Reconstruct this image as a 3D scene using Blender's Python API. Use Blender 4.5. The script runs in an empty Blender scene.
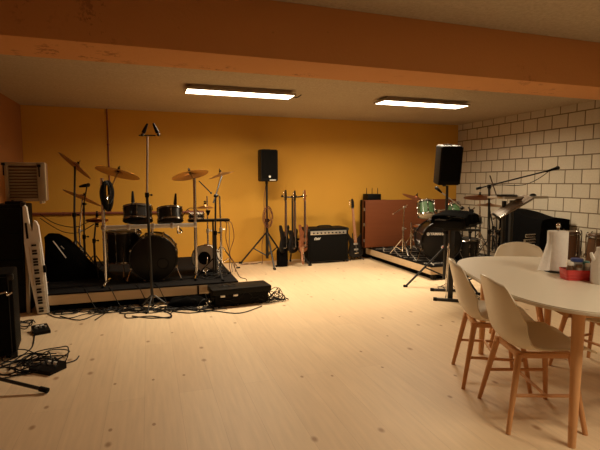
import bpy, bmesh, math, random
from mathutils import Vector, Matrix, Euler
R = math.radians
random.seed(7)
C = bpy.context.scene.collection
V = Vector

# ------------------------------------------------------------------ camera
YAW, PITCH, FOC, CH = 0.321, 0.0946, 455.0, 1.345
cam_d = bpy.data.cameras.new('camera'); cam = bpy.data.objects.new('camera', cam_d); C.objects.link(cam)
cam.location = (0, 0, CH); cam.rotation_euler = (R(90) - PITCH, 0, -YAW)
cam_d.sensor_width = 36; cam_d.lens = FOC / 600 * 36; cam_d.clip_start = 0.05
bpy.context.scene.camera = cam
_fw = V((math.sin(YAW) * math.cos(PITCH), math.cos(YAW) * math.cos(PITCH), -math.sin(PITCH)))
_rt = V((math.cos(YAW), -math.sin(YAW), 0)); _up = _rt.cross(_fw)
def at(px, py, Y):
    """point of the room plane at depth Y seen at a place of the photo"""
    d = _rt * (px - 300) + _up * (225 - py) + _fw * FOC
    return V((0, 0, CH)) + d * (Y / d.y)
def fl(px, py, z=0.0):
    d = _rt * (px - 300) + _up * (225 - py) + _fw * FOC
    return V((0, 0, CH)) + d * ((z - CH) / d.z)

BLOCK_Y = 0.224
# ------------------------------------------------------------------ materials
def nt(name):
    m = bpy.data.materials.new(name); m.use_nodes = True
    n = m.node_tree.nodes; l = m.node_tree.links
    return m, n, l, n['Principled BSDF']
def mat(name, col, rough=0.5, metal=0.0, var=0.08, scale=18.0, bump=0.0, coat=0.0, spec=0.5):
    m, n, l, b = nt(name)
    tc = n.new('ShaderNodeTexCoord'); no = n.new('ShaderNodeTexNoise'); no.inputs['Scale'].default_value = scale; no.inputs['Detail'].default_value = 4
    l.new(tc.outputs['Object'], no.inputs['Vector'])
    mx = n.new('ShaderNodeMix'); mx.data_type = 'RGBA'
    mx.inputs['A'].default_value = (*[max(0, c * (1 - var)) for c in col], 1)
    mx.inputs['B'].default_value = (*[min(1, c * (1 + var)) for c in col], 1)
    l.new(no.outputs['Fac'], mx.inputs['Factor']); l.new(mx.outputs['Result'], b.inputs['Base Color'])
    b.inputs['Roughness'].default_value = rough; b.inputs['Metallic'].default_value = metal
    b.inputs['Coat Weight'].default_value = coat; b.inputs['Specular IOR Level'].default_value = spec
    if bump:
        bp = n.new('ShaderNodeBump'); bp.inputs['Strength'].default_value = bump; bp.inputs['Distance'].default_value = 0.01
        l.new(no.outputs['Fac'], bp.inputs['Height']); l.new(bp.outputs['Normal'], b.inputs['Normal'])
    return m
def emat(name, col, s):
    m, n, l, b = nt(name)
    b.inputs['Base Color'].default_value = (0.8, 0.8, 0.8, 1)
    b.inputs['Emission Color'].default_value = (*col, 1); b.inputs['Emission Strength'].default_value = s
    return m
def math_node(n, l, op, a, b=None):
    m = n.new('ShaderNodeMath'); m.operation = op
    for i, x in enumerate((a, b)):
        if x is None: continue
        if isinstance(x, (int, float)): m.inputs[i].default_value = x
        else: l.new(x, m.inputs[i])
    return m.outputs[0]
def mix(n, l, f, a, b, mode='MIX'):
    m = n.new('ShaderNodeMix'); m.data_type = 'RGBA'; m.blend_type = mode
    for k, x in (('Factor', f), ('A', a), ('B', b)):
        if isinstance(x, (int, float)): m.inputs[k].default_value = x
        elif isinstance(x, tuple): m.inputs[k].default_value = (*x, 1)
        else: l.new(x, m.inputs[k])
    return m.outputs['Result']

def floor_mat():
    m, n, l, b = nt('pine_boards')
    tc = n.new('ShaderNodeTexCoord'); mp = n.new('ShaderNodeMapping'); mp.inputs['Rotation'].default_value = (0, 0, R(90)); mp.inputs['Location'].default_value = (0.3, 0.06, 0)
    l.new(tc.outputs['Object'], mp.inputs['Vector'])
    br = n.new('ShaderNodeTexBrick'); l.new(mp.outputs['Vector'], br.inputs['Vector'])
    br.offset = 0.37; br.offset_frequency = 2
    for k, v in (('Scale', 1.0), ('Mortar Size', 0.0011), ('Brick Width', 2.6), ('Row Height', 0.21), ('Bias', 0.0), ('Mortar Smooth', 0.3)): br.inputs[k].default_value = v
    br.inputs['Color1'].default_value = (0.73, 0.565, 0.37, 1); br.inputs['Color2'].default_value = (0.69, 0.52, 0.335, 1); br.inputs['Mortar'].default_value = (0.56, 0.41, 0.26, 1)
    mg = n.new('ShaderNodeMapping'); mg.inputs['Scale'].default_value = (16, 1.2, 1); l.new(tc.outputs['Object'], mg.inputs['Vector'])
    gr = n.new('ShaderNodeTexNoise'); gr.inputs['Scale'].default_value = 2.4; gr.inputs['Detail'].default_value = 6; l.new(mg.outputs['Vector'], gr.inputs['Vector'])
    grr = n.new('ShaderNodeMapRange'); grr.inputs['From Min'].default_value = 0.25; grr.inputs['From Max'].default_value = 0.75; grr.inputs['To Min'].default_value = 0.91; grr.inputs['To Max'].default_value = 1.05
    l.new(gr.outputs['Fac'], grr.inputs['Value'])
    c1 = mix(n, l, 1.0, br.outputs['Color'], grr.outputs['Result'], 'MULTIPLY')
    # knots
    mk = n.new('ShaderNodeMapping'); mk.inputs['Scale'].default_value = (5.0, 3.2, 1); l.new(tc.outputs['Object'], mk.inputs['Vector'])
    vo = n.new('ShaderNodeTexVoronoi'); vo.voronoi_dimensions = '2D'; vo.inputs['Scale'].default_value = 1.0; l.new(mk.outputs['Vector'], vo.inputs['Vector'])
    near = n.new('ShaderNodeMapRange'); near.inputs['From Min'].default_value = 0.035; near.inputs['From Max'].default_value = 0.085; near.inputs['To Min'].default_value = 1; near.inputs['To Max'].default_value = 0
    l.new(vo.outputs['Distance'], near.inputs['Value'])
    sp = n.new('ShaderNodeSeparateColor'); l.new(vo.outputs['Color'], sp.inputs['Color'])
    sel = math_node(n, l, 'GREATER_THAN', sp.outputs[0], 0.74)
    l.new(math_node(n, l, 'ADD', math_node(n, l, 'MULTIPLY', sp.outputs[1], 0.08), 0.05), near.inputs['From Max'])
    kf = math_node(n, l, 'MULTIPLY', near.outputs['Result'], sel); kf = math_node(n, l, 'MULTIPLY', kf, 0.75)
    c2 = mix(n, l, kf, c1, (0.27, 0.13, 0.05))
    l.new(c2, b.inputs['Base Color']); b.inputs['Roughness'].default_value = 0.5; b.inputs['Specular IOR Level'].default_value = 0.35
    bp = n.new('ShaderNodeBump'); bp.inputs['Strength'].default_value = 0.08; bp.inputs['Distance'].default_value = 0.004; l.new(gr.outputs['Fac'], bp.inputs['Height']); l.new(bp.outputs['Normal'], b.inputs['Normal'])
    return m
def paint_mat(name, c1, c2, bump=0.35, drips=False):
    m, n, l, b = nt(name)
    tc = n.new('ShaderNodeTexCoord')
    a = n.new('ShaderNodeTexNoise'); a.inputs['Scale'].default_value = 1.6; a.inputs['Detail'].default_value = 7; l.new(tc.outputs['Object'], a.inputs['Vector'])
    f = n.new('ShaderNodeTexNoise'); f.inputs['Scale'].default_value = 60; f.inputs['Detail'].default_value = 5; l.new(tc.outputs['Object'], f.inputs['Vector'])
    col = mix(n, l, a.outputs['Fac'], c1, c2)
    vo = n.new('ShaderNodeTexVoronoi'); vo.inputs['Scale'].default_value = 7; l.new(tc.outputs['Object'], vo.inputs['Vector'])
    k = n.new('ShaderNodeMapRange'); k.inputs['From Min'].default_value = 0.02; k.inputs['From Max'].default_value = 0.06; k.inputs['To Min'].default_value = 0.45; k.inputs['To Max'].default_value = 0
    l.new(vo.outputs['Distance'], k.inputs['Value'])
    if drips:
        dn = n.new('ShaderNodeTexNoise'); dn.inputs['Scale'].default_value = 9; dn.inputs['Detail'].default_value = 8; dn.inputs['Roughness'].default_value = 0.75
        l.new(tc.outputs['Object'], dn.inputs['Vector'])
        big = n.new('ShaderNodeTexNoise'); big.inputs['Scale'].default_value = 1.3; l.new(tc.outputs['Object'], big.inputs['Vector'])
        t1 = n.new('ShaderNodeMapRange'); t1.inputs['From Min'].default_value = 0.555; t1.inputs['From Max'].default_value = 0.585; l.new(dn.outputs['Fac'], t1.inputs['Value'])
        t2 = n.new('ShaderNodeMapRange'); t2.inputs['From Min'].default_value = 0.50; t2.inputs['From Max'].default_value = 0.56; l.new(big.outputs['Fac'], t2.inputs['Value'])
        ff = math_node(n, l, 'MULTIPLY', t1.outputs[0], t2.outputs[0]); ff = math_node(n, l, 'MULTIPLY', ff, 0.55)
        col = mix(n, l, ff, col, (0.12, 0.03, 0.01))
    col = mix(n, l, k.outputs[0], col, tuple(c * 0.6 for c in c1))
    l.new(col, b.inputs['Base Color']); b.inputs['Roughness'].default_value = 0.75; b.inputs['Specular IOR Level'].default_value = 0.25
    bp = n.new('ShaderNodeBump'); bp.inputs['Strength'].default_value = bump; bp.inputs['Distance'].default_value = 0.006
    l.new(f.outputs['Fac'], bp.inputs['Height']); l.new(bp.outputs['Normal'], b.inputs['Normal'])
    return m
def ceil_mat():
    m, n, l, b = nt('textured_ceiling')
    tc = n.new('ShaderNodeTexCoord')
    f = n.new('ShaderNodeTexNoise'); f.inputs['Scale'].default_value = 38; f.inputs['Detail'].default_value = 8; f.inputs['Roughness'].default_value = 0.7; l.new(tc.outputs['Object'], f.inputs['Vector'])
    mp = n.new('ShaderNodeMapping'); mp.inputs['Scale'].default_value = (0.15, 5, 1); l.new(tc.outputs['Object'], mp.inputs['Vector'])
    s = n.new('ShaderNodeTexNoise'); s.inputs['Scale'].default_value = 1.5; s.inputs['Detail'].default_value = 3; l.new(mp.outputs['Vector'], s.inputs['Vector'])
    r = n.new('ShaderNodeMapRange'); r.inputs['From Min'].default_value = 0.3; r.inputs['From Max'].default_value = 0.7; l.new(f.outputs['Fac'], r.inputs['Value'])
    c = mix(n, l, r.outputs[0], (0.34, 0.275, 0.19), (0.60, 0.50, 0.36))
    c = mix(n, l, s.outputs['Fac'], c, (0.44, 0.36, 0.25))
    l.new(c, b.inputs['Base Color']); b.inputs['Roughness'].default_value = 0.9; b.inputs['Specular IOR Level'].default_value = 0.1
    bp = n.new('ShaderNodeBump'); bp.inputs['Strength'].default_value = 0.9; bp.inputs['Distance'].default_value = 0.012
    l.new(f.outputs['Fac'], bp.inputs['Height']); l.new(bp.outputs['Normal'], b.inputs['Normal'])
    return m
def block_mat():
    m, n, l, b = nt('grey_block_masonry')
    tc = n.new('ShaderNodeTexCoord'); sp = n.new('ShaderNodeSeparateXYZ'); l.new(tc.outputs['Object'], sp.inputs[0])
    y = math_node(n, l, 'ADD', sp.outputs[1], BLOCK_Y); z = math_node(n, l, 'ADD', sp.outputs[2], 2 - 0.117)
    cb = n.new('ShaderNodeCombineXYZ'); l.new(y, cb.inputs[0]); l.new(z, cb.inputs[1])
    br = n.new('ShaderNodeTexBrick'); l.new(cb.outputs[0], br.inputs['Vector']); br.offset = 0.5
    for k, v in (('Scale', 1.0), ('Mortar Size', 0.009), ('Mortar Smooth', 0.35), ('Brick Width', 0.27), ('Row Height', 0.2), ('Bias', 0.0)): br.inputs[k].default_value = v
    br.inputs['Color1'].default_value = (0.58, 0.52, 0.41, 1); br.inputs['Color2'].default_value = (0.51, 0.46, 0.365, 1); br.inputs['Mortar'].default_value = (0.19, 0.145, 0.095, 1)
    f = n.new('ShaderNodeTexNoise'); f.inputs['Scale'].default_value = 45; f.inputs['Detail'].default_value = 6; l.new(tc.outputs['Object'], f.inputs['Vector'])
    r = n.new('ShaderNodeMapRange'); r.inputs['To Min'].default_value = 0.88; r.inputs['To Max'].default_value = 1.12; l.new(f.outputs['Fac'], r.inputs['Value'])
    l.new(mix(n, l, 1.0, br.outputs['Color'], r.outputs[0], 'MULTIPLY'), b.inputs['Base Color'])
    b.inputs['Roughness'].default_value = 0.85; b.inputs['Specular IOR Level'].default_value = 0.2
    h = math_node(n, l, 'MULTIPLY', br.outputs['Fac'], -1.0); h = math_node(n, l, 'ADD', h, math_node(n, l, 'MULTIPLY', f.outputs['Fac'], 0.25))
    bp = n.new('ShaderNodeBump'); bp.inputs['Strength'].default_value = 0.8; bp.inputs['Distance'].default_value = 0.008
    l.new(h, bp.inputs['Height']); l.new(bp.outputs['Normal'], b.inputs['Normal'])
    return m
def wood_mat(name, c1, c2, scale=(1, 14, 14), rough=0.45, spec=0.3):
    m, n, l, b = nt(name)
    tc = n.new('ShaderNodeTexCoord'); mp = n.new('ShaderNodeMapping'); mp.inputs['Scale'].default_value = scale; l.new(tc.outputs['Object'], mp.inputs['Vector'])
    a = n.new('ShaderNodeTexNoise'); a.inputs['Scale'].default_value = 2.5; a.inputs['Detail'].default_value = 6; a.inputs['Distortion'].default_value = 0.6; l.new(mp.outputs['Vector'], a.inputs['Vector'])
    l.new(mix(n, l, a.outputs['Fac'], c1, c2), b.inputs['Base Color']); b.inputs['Roughness'].default_value = rough; b.inputs['Specular IOR Level'].default_value = spec
    return m
def rug_mat():
    m, n, l, b = nt('black_rug_with_white_lines')
    tc = n.new('ShaderNodeTexCoord'); sp = n.new('ShaderNodeSeparateXYZ'); l.new(tc.outputs['Object'], sp.inputs[0])
    no = n.new('ShaderNodeTexNoise'); no.inputs['Scale'].default_value = 2.0; l.new(tc.outputs['Object'], no.inputs['Vector'])
    w = math_node(n, l, 'MULTIPLY', math_node(n, l, 'SUBTRACT', no.outputs['Fac'], 0.5), 0.25)
    x = math_node(n, l, 'ADD', sp.outputs[0], w); y = math_node(n, l, 'ADD', sp.outputs[1], w)
    def lines(v, per, wd):
        fr = math_node(n, l, 'FRACT', math_node(n, l, 'DIVIDE', math_node(n, l, 'ADD', v, 50.0), per))
        return math_node(n, l, 'LESS_THAN', fr, wd / per)
    a = lines(math_node(n, l, 'ADD', math_node(n, l, 'MULTIPLY', x, 0.35), y), 0.23, 0.022)
    c = lines(math_node(n, l, 'SUBTRACT', math_node(n, l, 'MULTIPLY', x, 1.0), math_node(n, l, 'MULTIPLY', y, 0.45)), 0.21, 0.017)
    f = math_node(n, l, 'MAXIMUM', a, c)
    l.new(mix(n, l, f, (0.008, 0.007, 0.007), (0.30, 0.27, 0.23)), b.inputs['Base Color']); b.inputs['Specular IOR Level'].default_value = 0.1; b.inputs['Roughness'].default_value = 0.9
    return m

MT = dict(
    black=mat('black_lacquer', (0.010, 0.009, 0.009), 0.3, spec=0.35), plastic=mat('black_plastic', (0.006, 0.0055, 0.005), 0.5, bump=0.1, scale=80, spec=0.12),
    vinyl=mat('black_vinyl', (0.005, 0.0045, 0.004), 0.6, bump=0.3, scale=120, spec=0.09), cloth=mat('black_cloth', (0.0028, 0.0026, 0.0026), 0.95, bump=0.4, scale=60, spec=0.05),
    grille=mat('black_grille_cloth', (0.006, 0.0055, 0.005), 0.85, bump=0.3, scale=250, spec=0.06), rubber=mat('black_rubber', (0.007, 0.007, 0.007), 0.7, spec=0.15),
    cable=mat('black_cable', (0.008, 0.007, 0.007), 0.5, spec=0.2), redcable=mat('red_brown_cable', (0.16, 0.05, 0.03), 0.5), greycable=mat('grey_cable', (0.30, 0.28, 0.25), 0.5),
    chrome=mat('chrome', (0.78, 0.77, 0.75), 0.14, 1.0, var=0.02), steel=mat('satin_steel', (0.62, 0.60, 0.57), 0.33, 1.0, var=0.04), darksteel=mat('black_steel_tube', (0.02, 0.02, 0.02), 0.35, 0.3),
    bronze=mat('bronze_cymbal', (0.50, 0.27, 0.10), 0.32, 1.0, var=0.12, scale=40), darkbronze=mat('dark_bronze_cymbal', (0.30, 0.11, 0.05), 0.36, 1.0, var=0.12, scale=40),
    dimchrome=mat('dim_chrome', (0.30, 0.28, 0.26), 0.22, 1.0, var=0.05),
    skin=mat('coated_drum_skin', (0.70, 0.66, 0.58), 0.5), blackskin=mat('black_drum_skin', (0.010, 0.009, 0.0085), 0.45, spec=0.25),
    green=mat('green_sparkle_lacquer', (0.032, 0.068, 0.028), 0.32, 0.0, var=0.4, scale=90, coat=0.15),
    cream=mat('cream_plastic', (0.32, 0.25, 0.165), 0.5), white=mat('white_plastic', (0.75, 0.72, 0.67), 0.4), paper=mat('white_paper', (0.82, 0.79, 0.74), 0.9, bump=0.3, scale=50),
    shell=mat('white_chair_plastic', (0.78, 0.715, 0.57), 0.38, var=0.02, spec=0.45), top=mat('white_table_laminate', (0.78, 0.725, 0.60), 0.35, var=0.02),
    beech=wood_mat('beech_wood', (0.52, 0.25, 0.10), (0.64, 0.34, 0.15), (8, 8, 1)), tableleg=wood_mat('table_leg_wood', (0.58, 0.30, 0.13), (0.70, 0.40, 0.19), (8, 8, 1)),
    reddish=wood_mat('red_brown_board', (0.115, 0.034, 0.013), (0.155, 0.048, 0.018), (0.6, 6, 8), 0.5, 0.15), ply=wood_mat('pale_plywood', (0.58, 0.44, 0.28), (0.68, 0.53, 0.35), (1, 10, 10), 0.6),
    poplar=wood_mat('riser_edge_wood', (0.40, 0.20, 0.08), (0.50, 0.26, 0.10), (10, 1, 10), 0.5),
    carpet=mat('black_riser_carpet', (0.010, 0.009, 0.009), 0.95, bump=0.6, scale=200, spec=0.08), rug=rug_mat(),
    rose=wood_mat('guitar_neck_wood', (0.06, 0.028, 0.015), (0.11, 0.05, 0.025), (8, 8, 1)), maple=wood_mat('maple_neck', (0.52, 0.32, 0.15), (0.62, 0.40, 0.20), (8, 8, 1)),
    brownbody=wood_mat('brown_guitar_body', (0.20, 0.07, 0.03), (0.30, 0.11, 0.05), (6, 6, 1), 0.25), tanbody=wood_mat('tan_guitar_body', (0.32, 0.15, 0.08), (0.42, 0.20, 0.11), (6, 6, 1), 0.25),
    conga=wood_mat('conga_staves', (0.07, 0.035, 0.018), (0.14, 0.07, 0.035), (30, 30, 1), 0.35),
    silver=mat('silver_panel', (0.55, 0.52, 0.47), 0.35, 0.7), print=mat('white_print', (0.80, 0.77, 0.70), 0.5, var=0.01), redplastic=mat('red_plastic', (0.62, 0.05, 0.045), 0.35),
    blue=mat('blue_lid', (0.03, 0.07, 0.30), 0.35), glass=mat('cloudy_jar', (0.62, 0.62, 0.58), 0.2), teal=mat('teal_lid', (0.12, 0.30, 0.28), 0.4), brown=mat('brown_contents', (0.17, 0.09, 0.045), 0.5),
    pipe=mat('dark_red_pipe', (0.20, 0.055, 0.03), 0.5), housing=mat('lamp_housing', (0.35, 0.28, 0.2), 0.5), lamp=emat('lamp_diffuser', (1.0, 0.80, 0.55), 9.0),
    amber=mat('amber_paint', (0.40, 0.16, 0.04), 0.5), keys=mat('ivory_keys', (0.72, 0.68, 0.60), 0.35), concrete=mat('grey_brown_plastic', (0.17, 0.125, 0.09), 0.5),
    floor=floor_mat(), ceil=ceil_mat(), block=block_mat(),
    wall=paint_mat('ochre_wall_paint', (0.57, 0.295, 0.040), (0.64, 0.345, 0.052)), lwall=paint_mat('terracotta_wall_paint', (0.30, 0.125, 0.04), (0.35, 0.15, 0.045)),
    beam=paint_mat('orange_beam_paint', (0.56, 0.265, 0.095), (0.62, 0.30, 0.11), drips=True),
)

# ------------------------------------------------------------------ mesh builder
def fr(c, ax):
    """matrix at c with local z along ax"""
    z = V(ax).normalized(); q = z.to_track_quat('Z', 'Y')
    return Matrix.Translation(V(c)) @ q.to_matrix().to_4x4()
WL = {}
class MB:
    def __init__(s): s.bm = bmesh.new(); s.mi = 0
    def _add(s, t, M=None):
        if M is not None: bmesh.ops.transform(t, matrix=M, verts=t.verts)
        me = bpy.data.meshes.new('tmp'); t.to_mesh(me); t.free()
        n0 = len(s.bm.faces); s.bm.from_mesh(me); bpy.data.meshes.remove(me)
        s.bm.faces.ensure_lookup_table()
        for f in s.bm.faces[n0:]: f.material_index = s.mi
        return s
    def box(s, c, sz, rot=None, bev=0.0, M=None, seg=2):
        t = bmesh.new(); bmesh.ops.create_cube(t, size=1); bmesh.ops.scale(t, vec=V(sz), verts=t.verts)
        if bev: bmesh.ops.bevel(t, geom=list(t.edges), offset=bev, segments=seg, profile=0.6, affect='EDGES')
        T = Matrix.Translation(V(c))
        if rot is not None: T = T @ (Euler([R(a) for a in rot]).to_matrix().to_4x4() if not isinstance(rot, Matrix) else rot)
        return s._add(t, (M @ T) if M else T)
    def cyl(s, a, b, r0, r1=None, seg=14):
        a, b = V(a), V(b); r1 = r0 if r1 is None else r1
        t = bmesh.new(); bmesh.ops.create_cone(t, cap_ends=True, segments=seg, radius1=r0, radius2=r1, depth=(b - a).length)
        return s._add(t, fr((a + b) / 2, b - a))
    def sph(s, c, r, sc=(1, 1, 1), seg=14, M=None):
        t = bmesh.new(); bmesh.ops.create_uvsphere(t, u_segments=seg, v_segments=max(6, seg // 2), radius=r)
        T = Matrix.Translation(V(c)) @ Matrix.Diagonal((*sc, 1))
        return s._add(t, (M @ T) if M else T)
    def lathe(s, prof, c=(0, 0, 0), ax=(0, 0, 1), seg=28, M=None, close=False):
        t = bmesh.new(); rings = []
        for r, z in prof:
            if r < 1e-5: rings.append([t.verts.new((0, 0, z))])
            else: rings.append([t.verts.new((r * math.cos(2 * math.pi * i / seg), r * math.sin(2 * math.pi * i / seg), z)) for i in range(seg)])
        prs = list(zip(rings, rings[1:])) + ([(rings[-1], rings[0])] if close else [])
        for A, B in prs:
            for i in range(seg):
                j = (i + 1) % seg
                if len(A) == 1 and len(B) == 1: continue
                if len(A) == 1: t.faces.new((A[0], B[j], B[i]))
                elif len(B) == 1: t.faces.new((A[i], A[j], B[0]))
                else: t.faces.new((A[i], A[j], B[j], B[i]))
        bmesh.ops.recalc_face_normals(t, faces=t.faces)
        return s._add(t, M if M else fr(c, ax))
    def ring(s, c, ax, Rr, r, seg=32, m=8, M=None):
        return s.lathe([(Rr + r * math.cos(2 * math.pi * k / m), r * math.sin(2 * math.pi * k / m)) for k in range(m)], c, ax, seg, M, close=True)
    def tube(s, pts, r, m=7, smooth=True, closed=False, rf=None, n=5):
        P = [V(p) for p in pts]
        if smooth and len(P) > 2:
            Q = []; L = len(P)
            for i in range(L if closed else L - 1):
                g = lambda k: P[k % L] if closed else P[max(0, min(L - 1, k))]
                p0, p1, p2, p3 = g(i - 1), g(i), g(i + 1), g(i + 2)
                for k in range(n):
                    u = k / n
                    Q.append(0.5 * ((2 * p1) + (p2 - p0) * u + (2 * p0 - 5 * p1 + 4 * p2 - p3) * u * u + (3 * p1 - p0 - 3 * p2 + p3) * u ** 3))
            if not closed: Q.append(P[-1])
            P = Q
        t = bmesh.new(); rings = []; L = len(P); nrm = None
        for i, p in enumerate(P):
            d = (P[(i + 1) % L] - P[i - 1]) if closed else (P[min(i + 1, L - 1)] - P[max(i - 1, 0)])
            if d.length < 1e-9: d = V((0, 0, 1))
            d.normalize()
            if nrm is None: nrm = d.orthogonal().normalized()
            nrm = nrm - d * nrm.dot(d)
            if nrm.length < 1e-6: nrm = d.orthogonal()
            nrm.normalize(); bi = d.cross(nrm)
            rr = r if rf is None else r * rf(i / (L - 1))
            rings.append([t.verts.new(p + (nrm * math.cos(2 * math.pi * k / m) + bi * math.sin(2 * math.pi * k / m)) * rr) for k in range(m)])
        prs = list(zip(rings, rings[1:])) + ([(rings[-1], rings[0])] if closed else [])
        for A, B in prs:
            for k in range(m): t.faces.new((A[k], A[(k + 1) % m], B[(k + 1) % m], B[k]))
        if not closed: t.faces.new(rings[0][::-1]); t.faces.new(rings[-1])
        bmesh.ops.recalc_face_normals(t, faces=t.faces)
        return s._add(t)
    def prism(s, pts, h, M=None, bev=0.0):
        """outline in xy, thickness h along z, from 0"""
        t = bmesh.new(); f = t.faces.new([t.verts.new((x, y, 0)) for x, y in pts])
        e = bmesh.ops.extrude_face_region(t, geom=[f]); bmesh.ops.translate(t, vec=(0, 0, h), verts=[v for v in e['geom'] if isinstance(v, bmesh.types.BMVert)])
        bmesh.ops.recalc_face_normals(t, faces=t.faces)
        if bev: bmesh.ops.bevel(t, geom=[ed for ed in t.edges if abs(ed.verts[0].co.z - ed.verts[1].co.z) < 1e-6], offset=bev, segments=2, affect='EDGES')
        return s._add(t, M)
    def grid(s, f, nu, nv, M=None):
        t = bmesh.new(); G = [[t.verts.new(f(i / nu, j / nv)) for j in range(nv + 1)] for i in range(nu + 1)]
        for i in range(nu):
            for j in range(nv): t.faces.new((G[i][j], G[i + 1][j], G[i + 1][j + 1], G[i][j + 1]))
        return s._add(t, M)
    def build(s, name, m, parent=None, local=False, ang=38, label=None):
        if parent is not None and not local:
            bmesh.ops.translate(s.bm, vec=-WL[parent.name], verts=s.bm.verts)
        for e in s.bm.edges:
            e.smooth = not (len(e.link_faces) != 2 or e.calc_face_angle(0) > R(ang))
        for f in s.bm.faces: f.smooth = True
        me = bpy.data.meshes.new(name); s.bm.to_mesh(me); s.bm.free()
        for x in (m if isinstance(m, (list, tuple)) else [m]): me.materials.append(MT[x] if isinstance(x, str) else x)
        o = bpy.data.objects.new(name, me); C.objects.link(o)
        if parent is not None: o.parent = parent; WL[o.name] = WL[parent.name].copy()
        else: WL[o.name] = V((0, 0, 0))
        if label: o['label'] = label
        return o
def tag(o, label, cat, group=None, kind=None):
    o['label'] = label; o['category'] = cat
    if group: o['group'] = group
    if kind: o['kind'] = kind
    return o
def recentre(o):
    """put a single-mesh thing's origin at its base"""
    vs = [v.co for v in o.data.vertices]; c = V((sum(v.x for v in vs) / len(vs), sum(v.y for v in vs) / len(vs), min(v.z for v in vs)))
    o.data.transform(Matrix.Translation(-c)); o.location = c; WL[o.name] = c; return o
def thing(name, label, cat, loc=(0, 0, 0), rotz=0.0, group=None):
    o = bpy.data.objects.new(name, None); C.objects.link(o); o.location = loc; o.rotation_euler = (0, 0, rotz); o.empty_display_size = 0.1
    WL[o.name] = V(loc); return tag(o, label, cat, group)
def struct(name, mb, m, label=None):
    o = mb.build(name, m); o['kind'] = 'structure'
    if label: o['label'] = label
    return o
def dup(root, loc, rotz, label, group=None):
    r = root.copy(); C.objects.link(r); r.location = loc; r.rotation_euler = (0, 0, rotz); r['label'] = label
    if group: r['group'] = group
    WL[r.name] = V(loc)
    for ch in list(root.children):
        c = ch.copy(); C.objects.link(c); c.parent = r
        for g in list(ch.children):
            d = g.copy(); C.objects.link(d); d.parent = c
    return r
def text_mesh(mb, txt, size, M, ext=0.0015, bold=0.0):
    cu = bpy.data.curves.new('lettering', 'FONT'); cu.body = txt; cu.size = size; cu.extrude = ext; cu.align_x = 'CENTER'; cu.align_y = 'CENTER'; cu.offset = bold
    o = bpy.data.objects.new('lettering', cu); C.objects.link(o)
    dg = bpy.context.evaluated_depsgraph_get(); me = bpy.data.meshes.new_from_object(o.evaluated_get(dg))
    bpy.data.objects.remove(o); t = bmesh.new(); t.from_mesh(me); bpy.data.meshes.remove(me); mb._add(t, M)

# ------------------------------------------------------------------ room
XL, XR, YB, YF, H = -1.68, 5.69, 7.47, -3.0, 2.427
T = 0.15
struct('floor', MB().box(((XL + XR) / 2, (YB + YF) / 2, -T / 2), (XR - XL + 2 * T, YB - YF + 2 * T, T)), 'floor', 'pale pine board floor with small knots')
struct('ceiling', MB().box(((XL + XR) / 2, (YB + YF) / 2, H + T / 2), (XR - XL + 2 * T, YB - YF + 2 * T, T)), 'ceil', 'rough tan fibre-board ceiling')
struct('wall_back', MB().box(((XL + XR) / 2, YB + T / 2, H / 2), (XR - XL + 2 * T, T, H)), 'wall', 'ochre yellow painted rough wall')
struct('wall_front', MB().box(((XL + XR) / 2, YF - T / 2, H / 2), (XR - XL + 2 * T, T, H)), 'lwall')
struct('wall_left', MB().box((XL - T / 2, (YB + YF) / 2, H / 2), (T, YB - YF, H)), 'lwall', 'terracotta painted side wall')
struct('wall_right', MB().box((XR + T / 2, (YB + YF) / 2, H / 2), (T, YB - YF, H)), 'block', 'bare grey block masonry wall')
struct('trim_1', MB().box(((XL + XR) / 2, 2.951, (2.087 + H) / 2), (XR - XL, 0.412, H - 2.087), bev=0.004), 'beam', 'wide orange painted ceiling beam with scuffed paint')

p = MB(); p.cyl((XL + 0.02, YB - 0.03, 0.885), (0.84, YB - 0.03, 0.865), 0.019)
for x in (-1.2, -0.2, 0.6): p.box((x, YB - 0.02, 0.878), (0.03, 0.04, 0.05), bev=0.004)
pipe = thing('wall_pipe', 'dark red horizontal pipe running low along the yellow wall behind the left drums', 'pipe', (-0.4, YB - 0.03, 0.85)); p.build('pipe_run', 'pipe', pipe)
p = MB(); p.cyl((-0.55, YB - 0.012, 0.895), (-0.55, YB - 0.012, H), 0.010)
cd = thing('wall_conduit', 'thin dark red vertical conduit rising up the yellow wall to the ceiling', 'conduit', (-0.55, YB - 0.012, 0.9)); p.build('conduit_run', 'pipe', cd)
for z in (1.3, 1.9): MB().box((-0.55, YB - 0.008, z), (0.035, 0.016, 0.02), bev=0.003).build('clip', 'pipe', cd)

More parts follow.
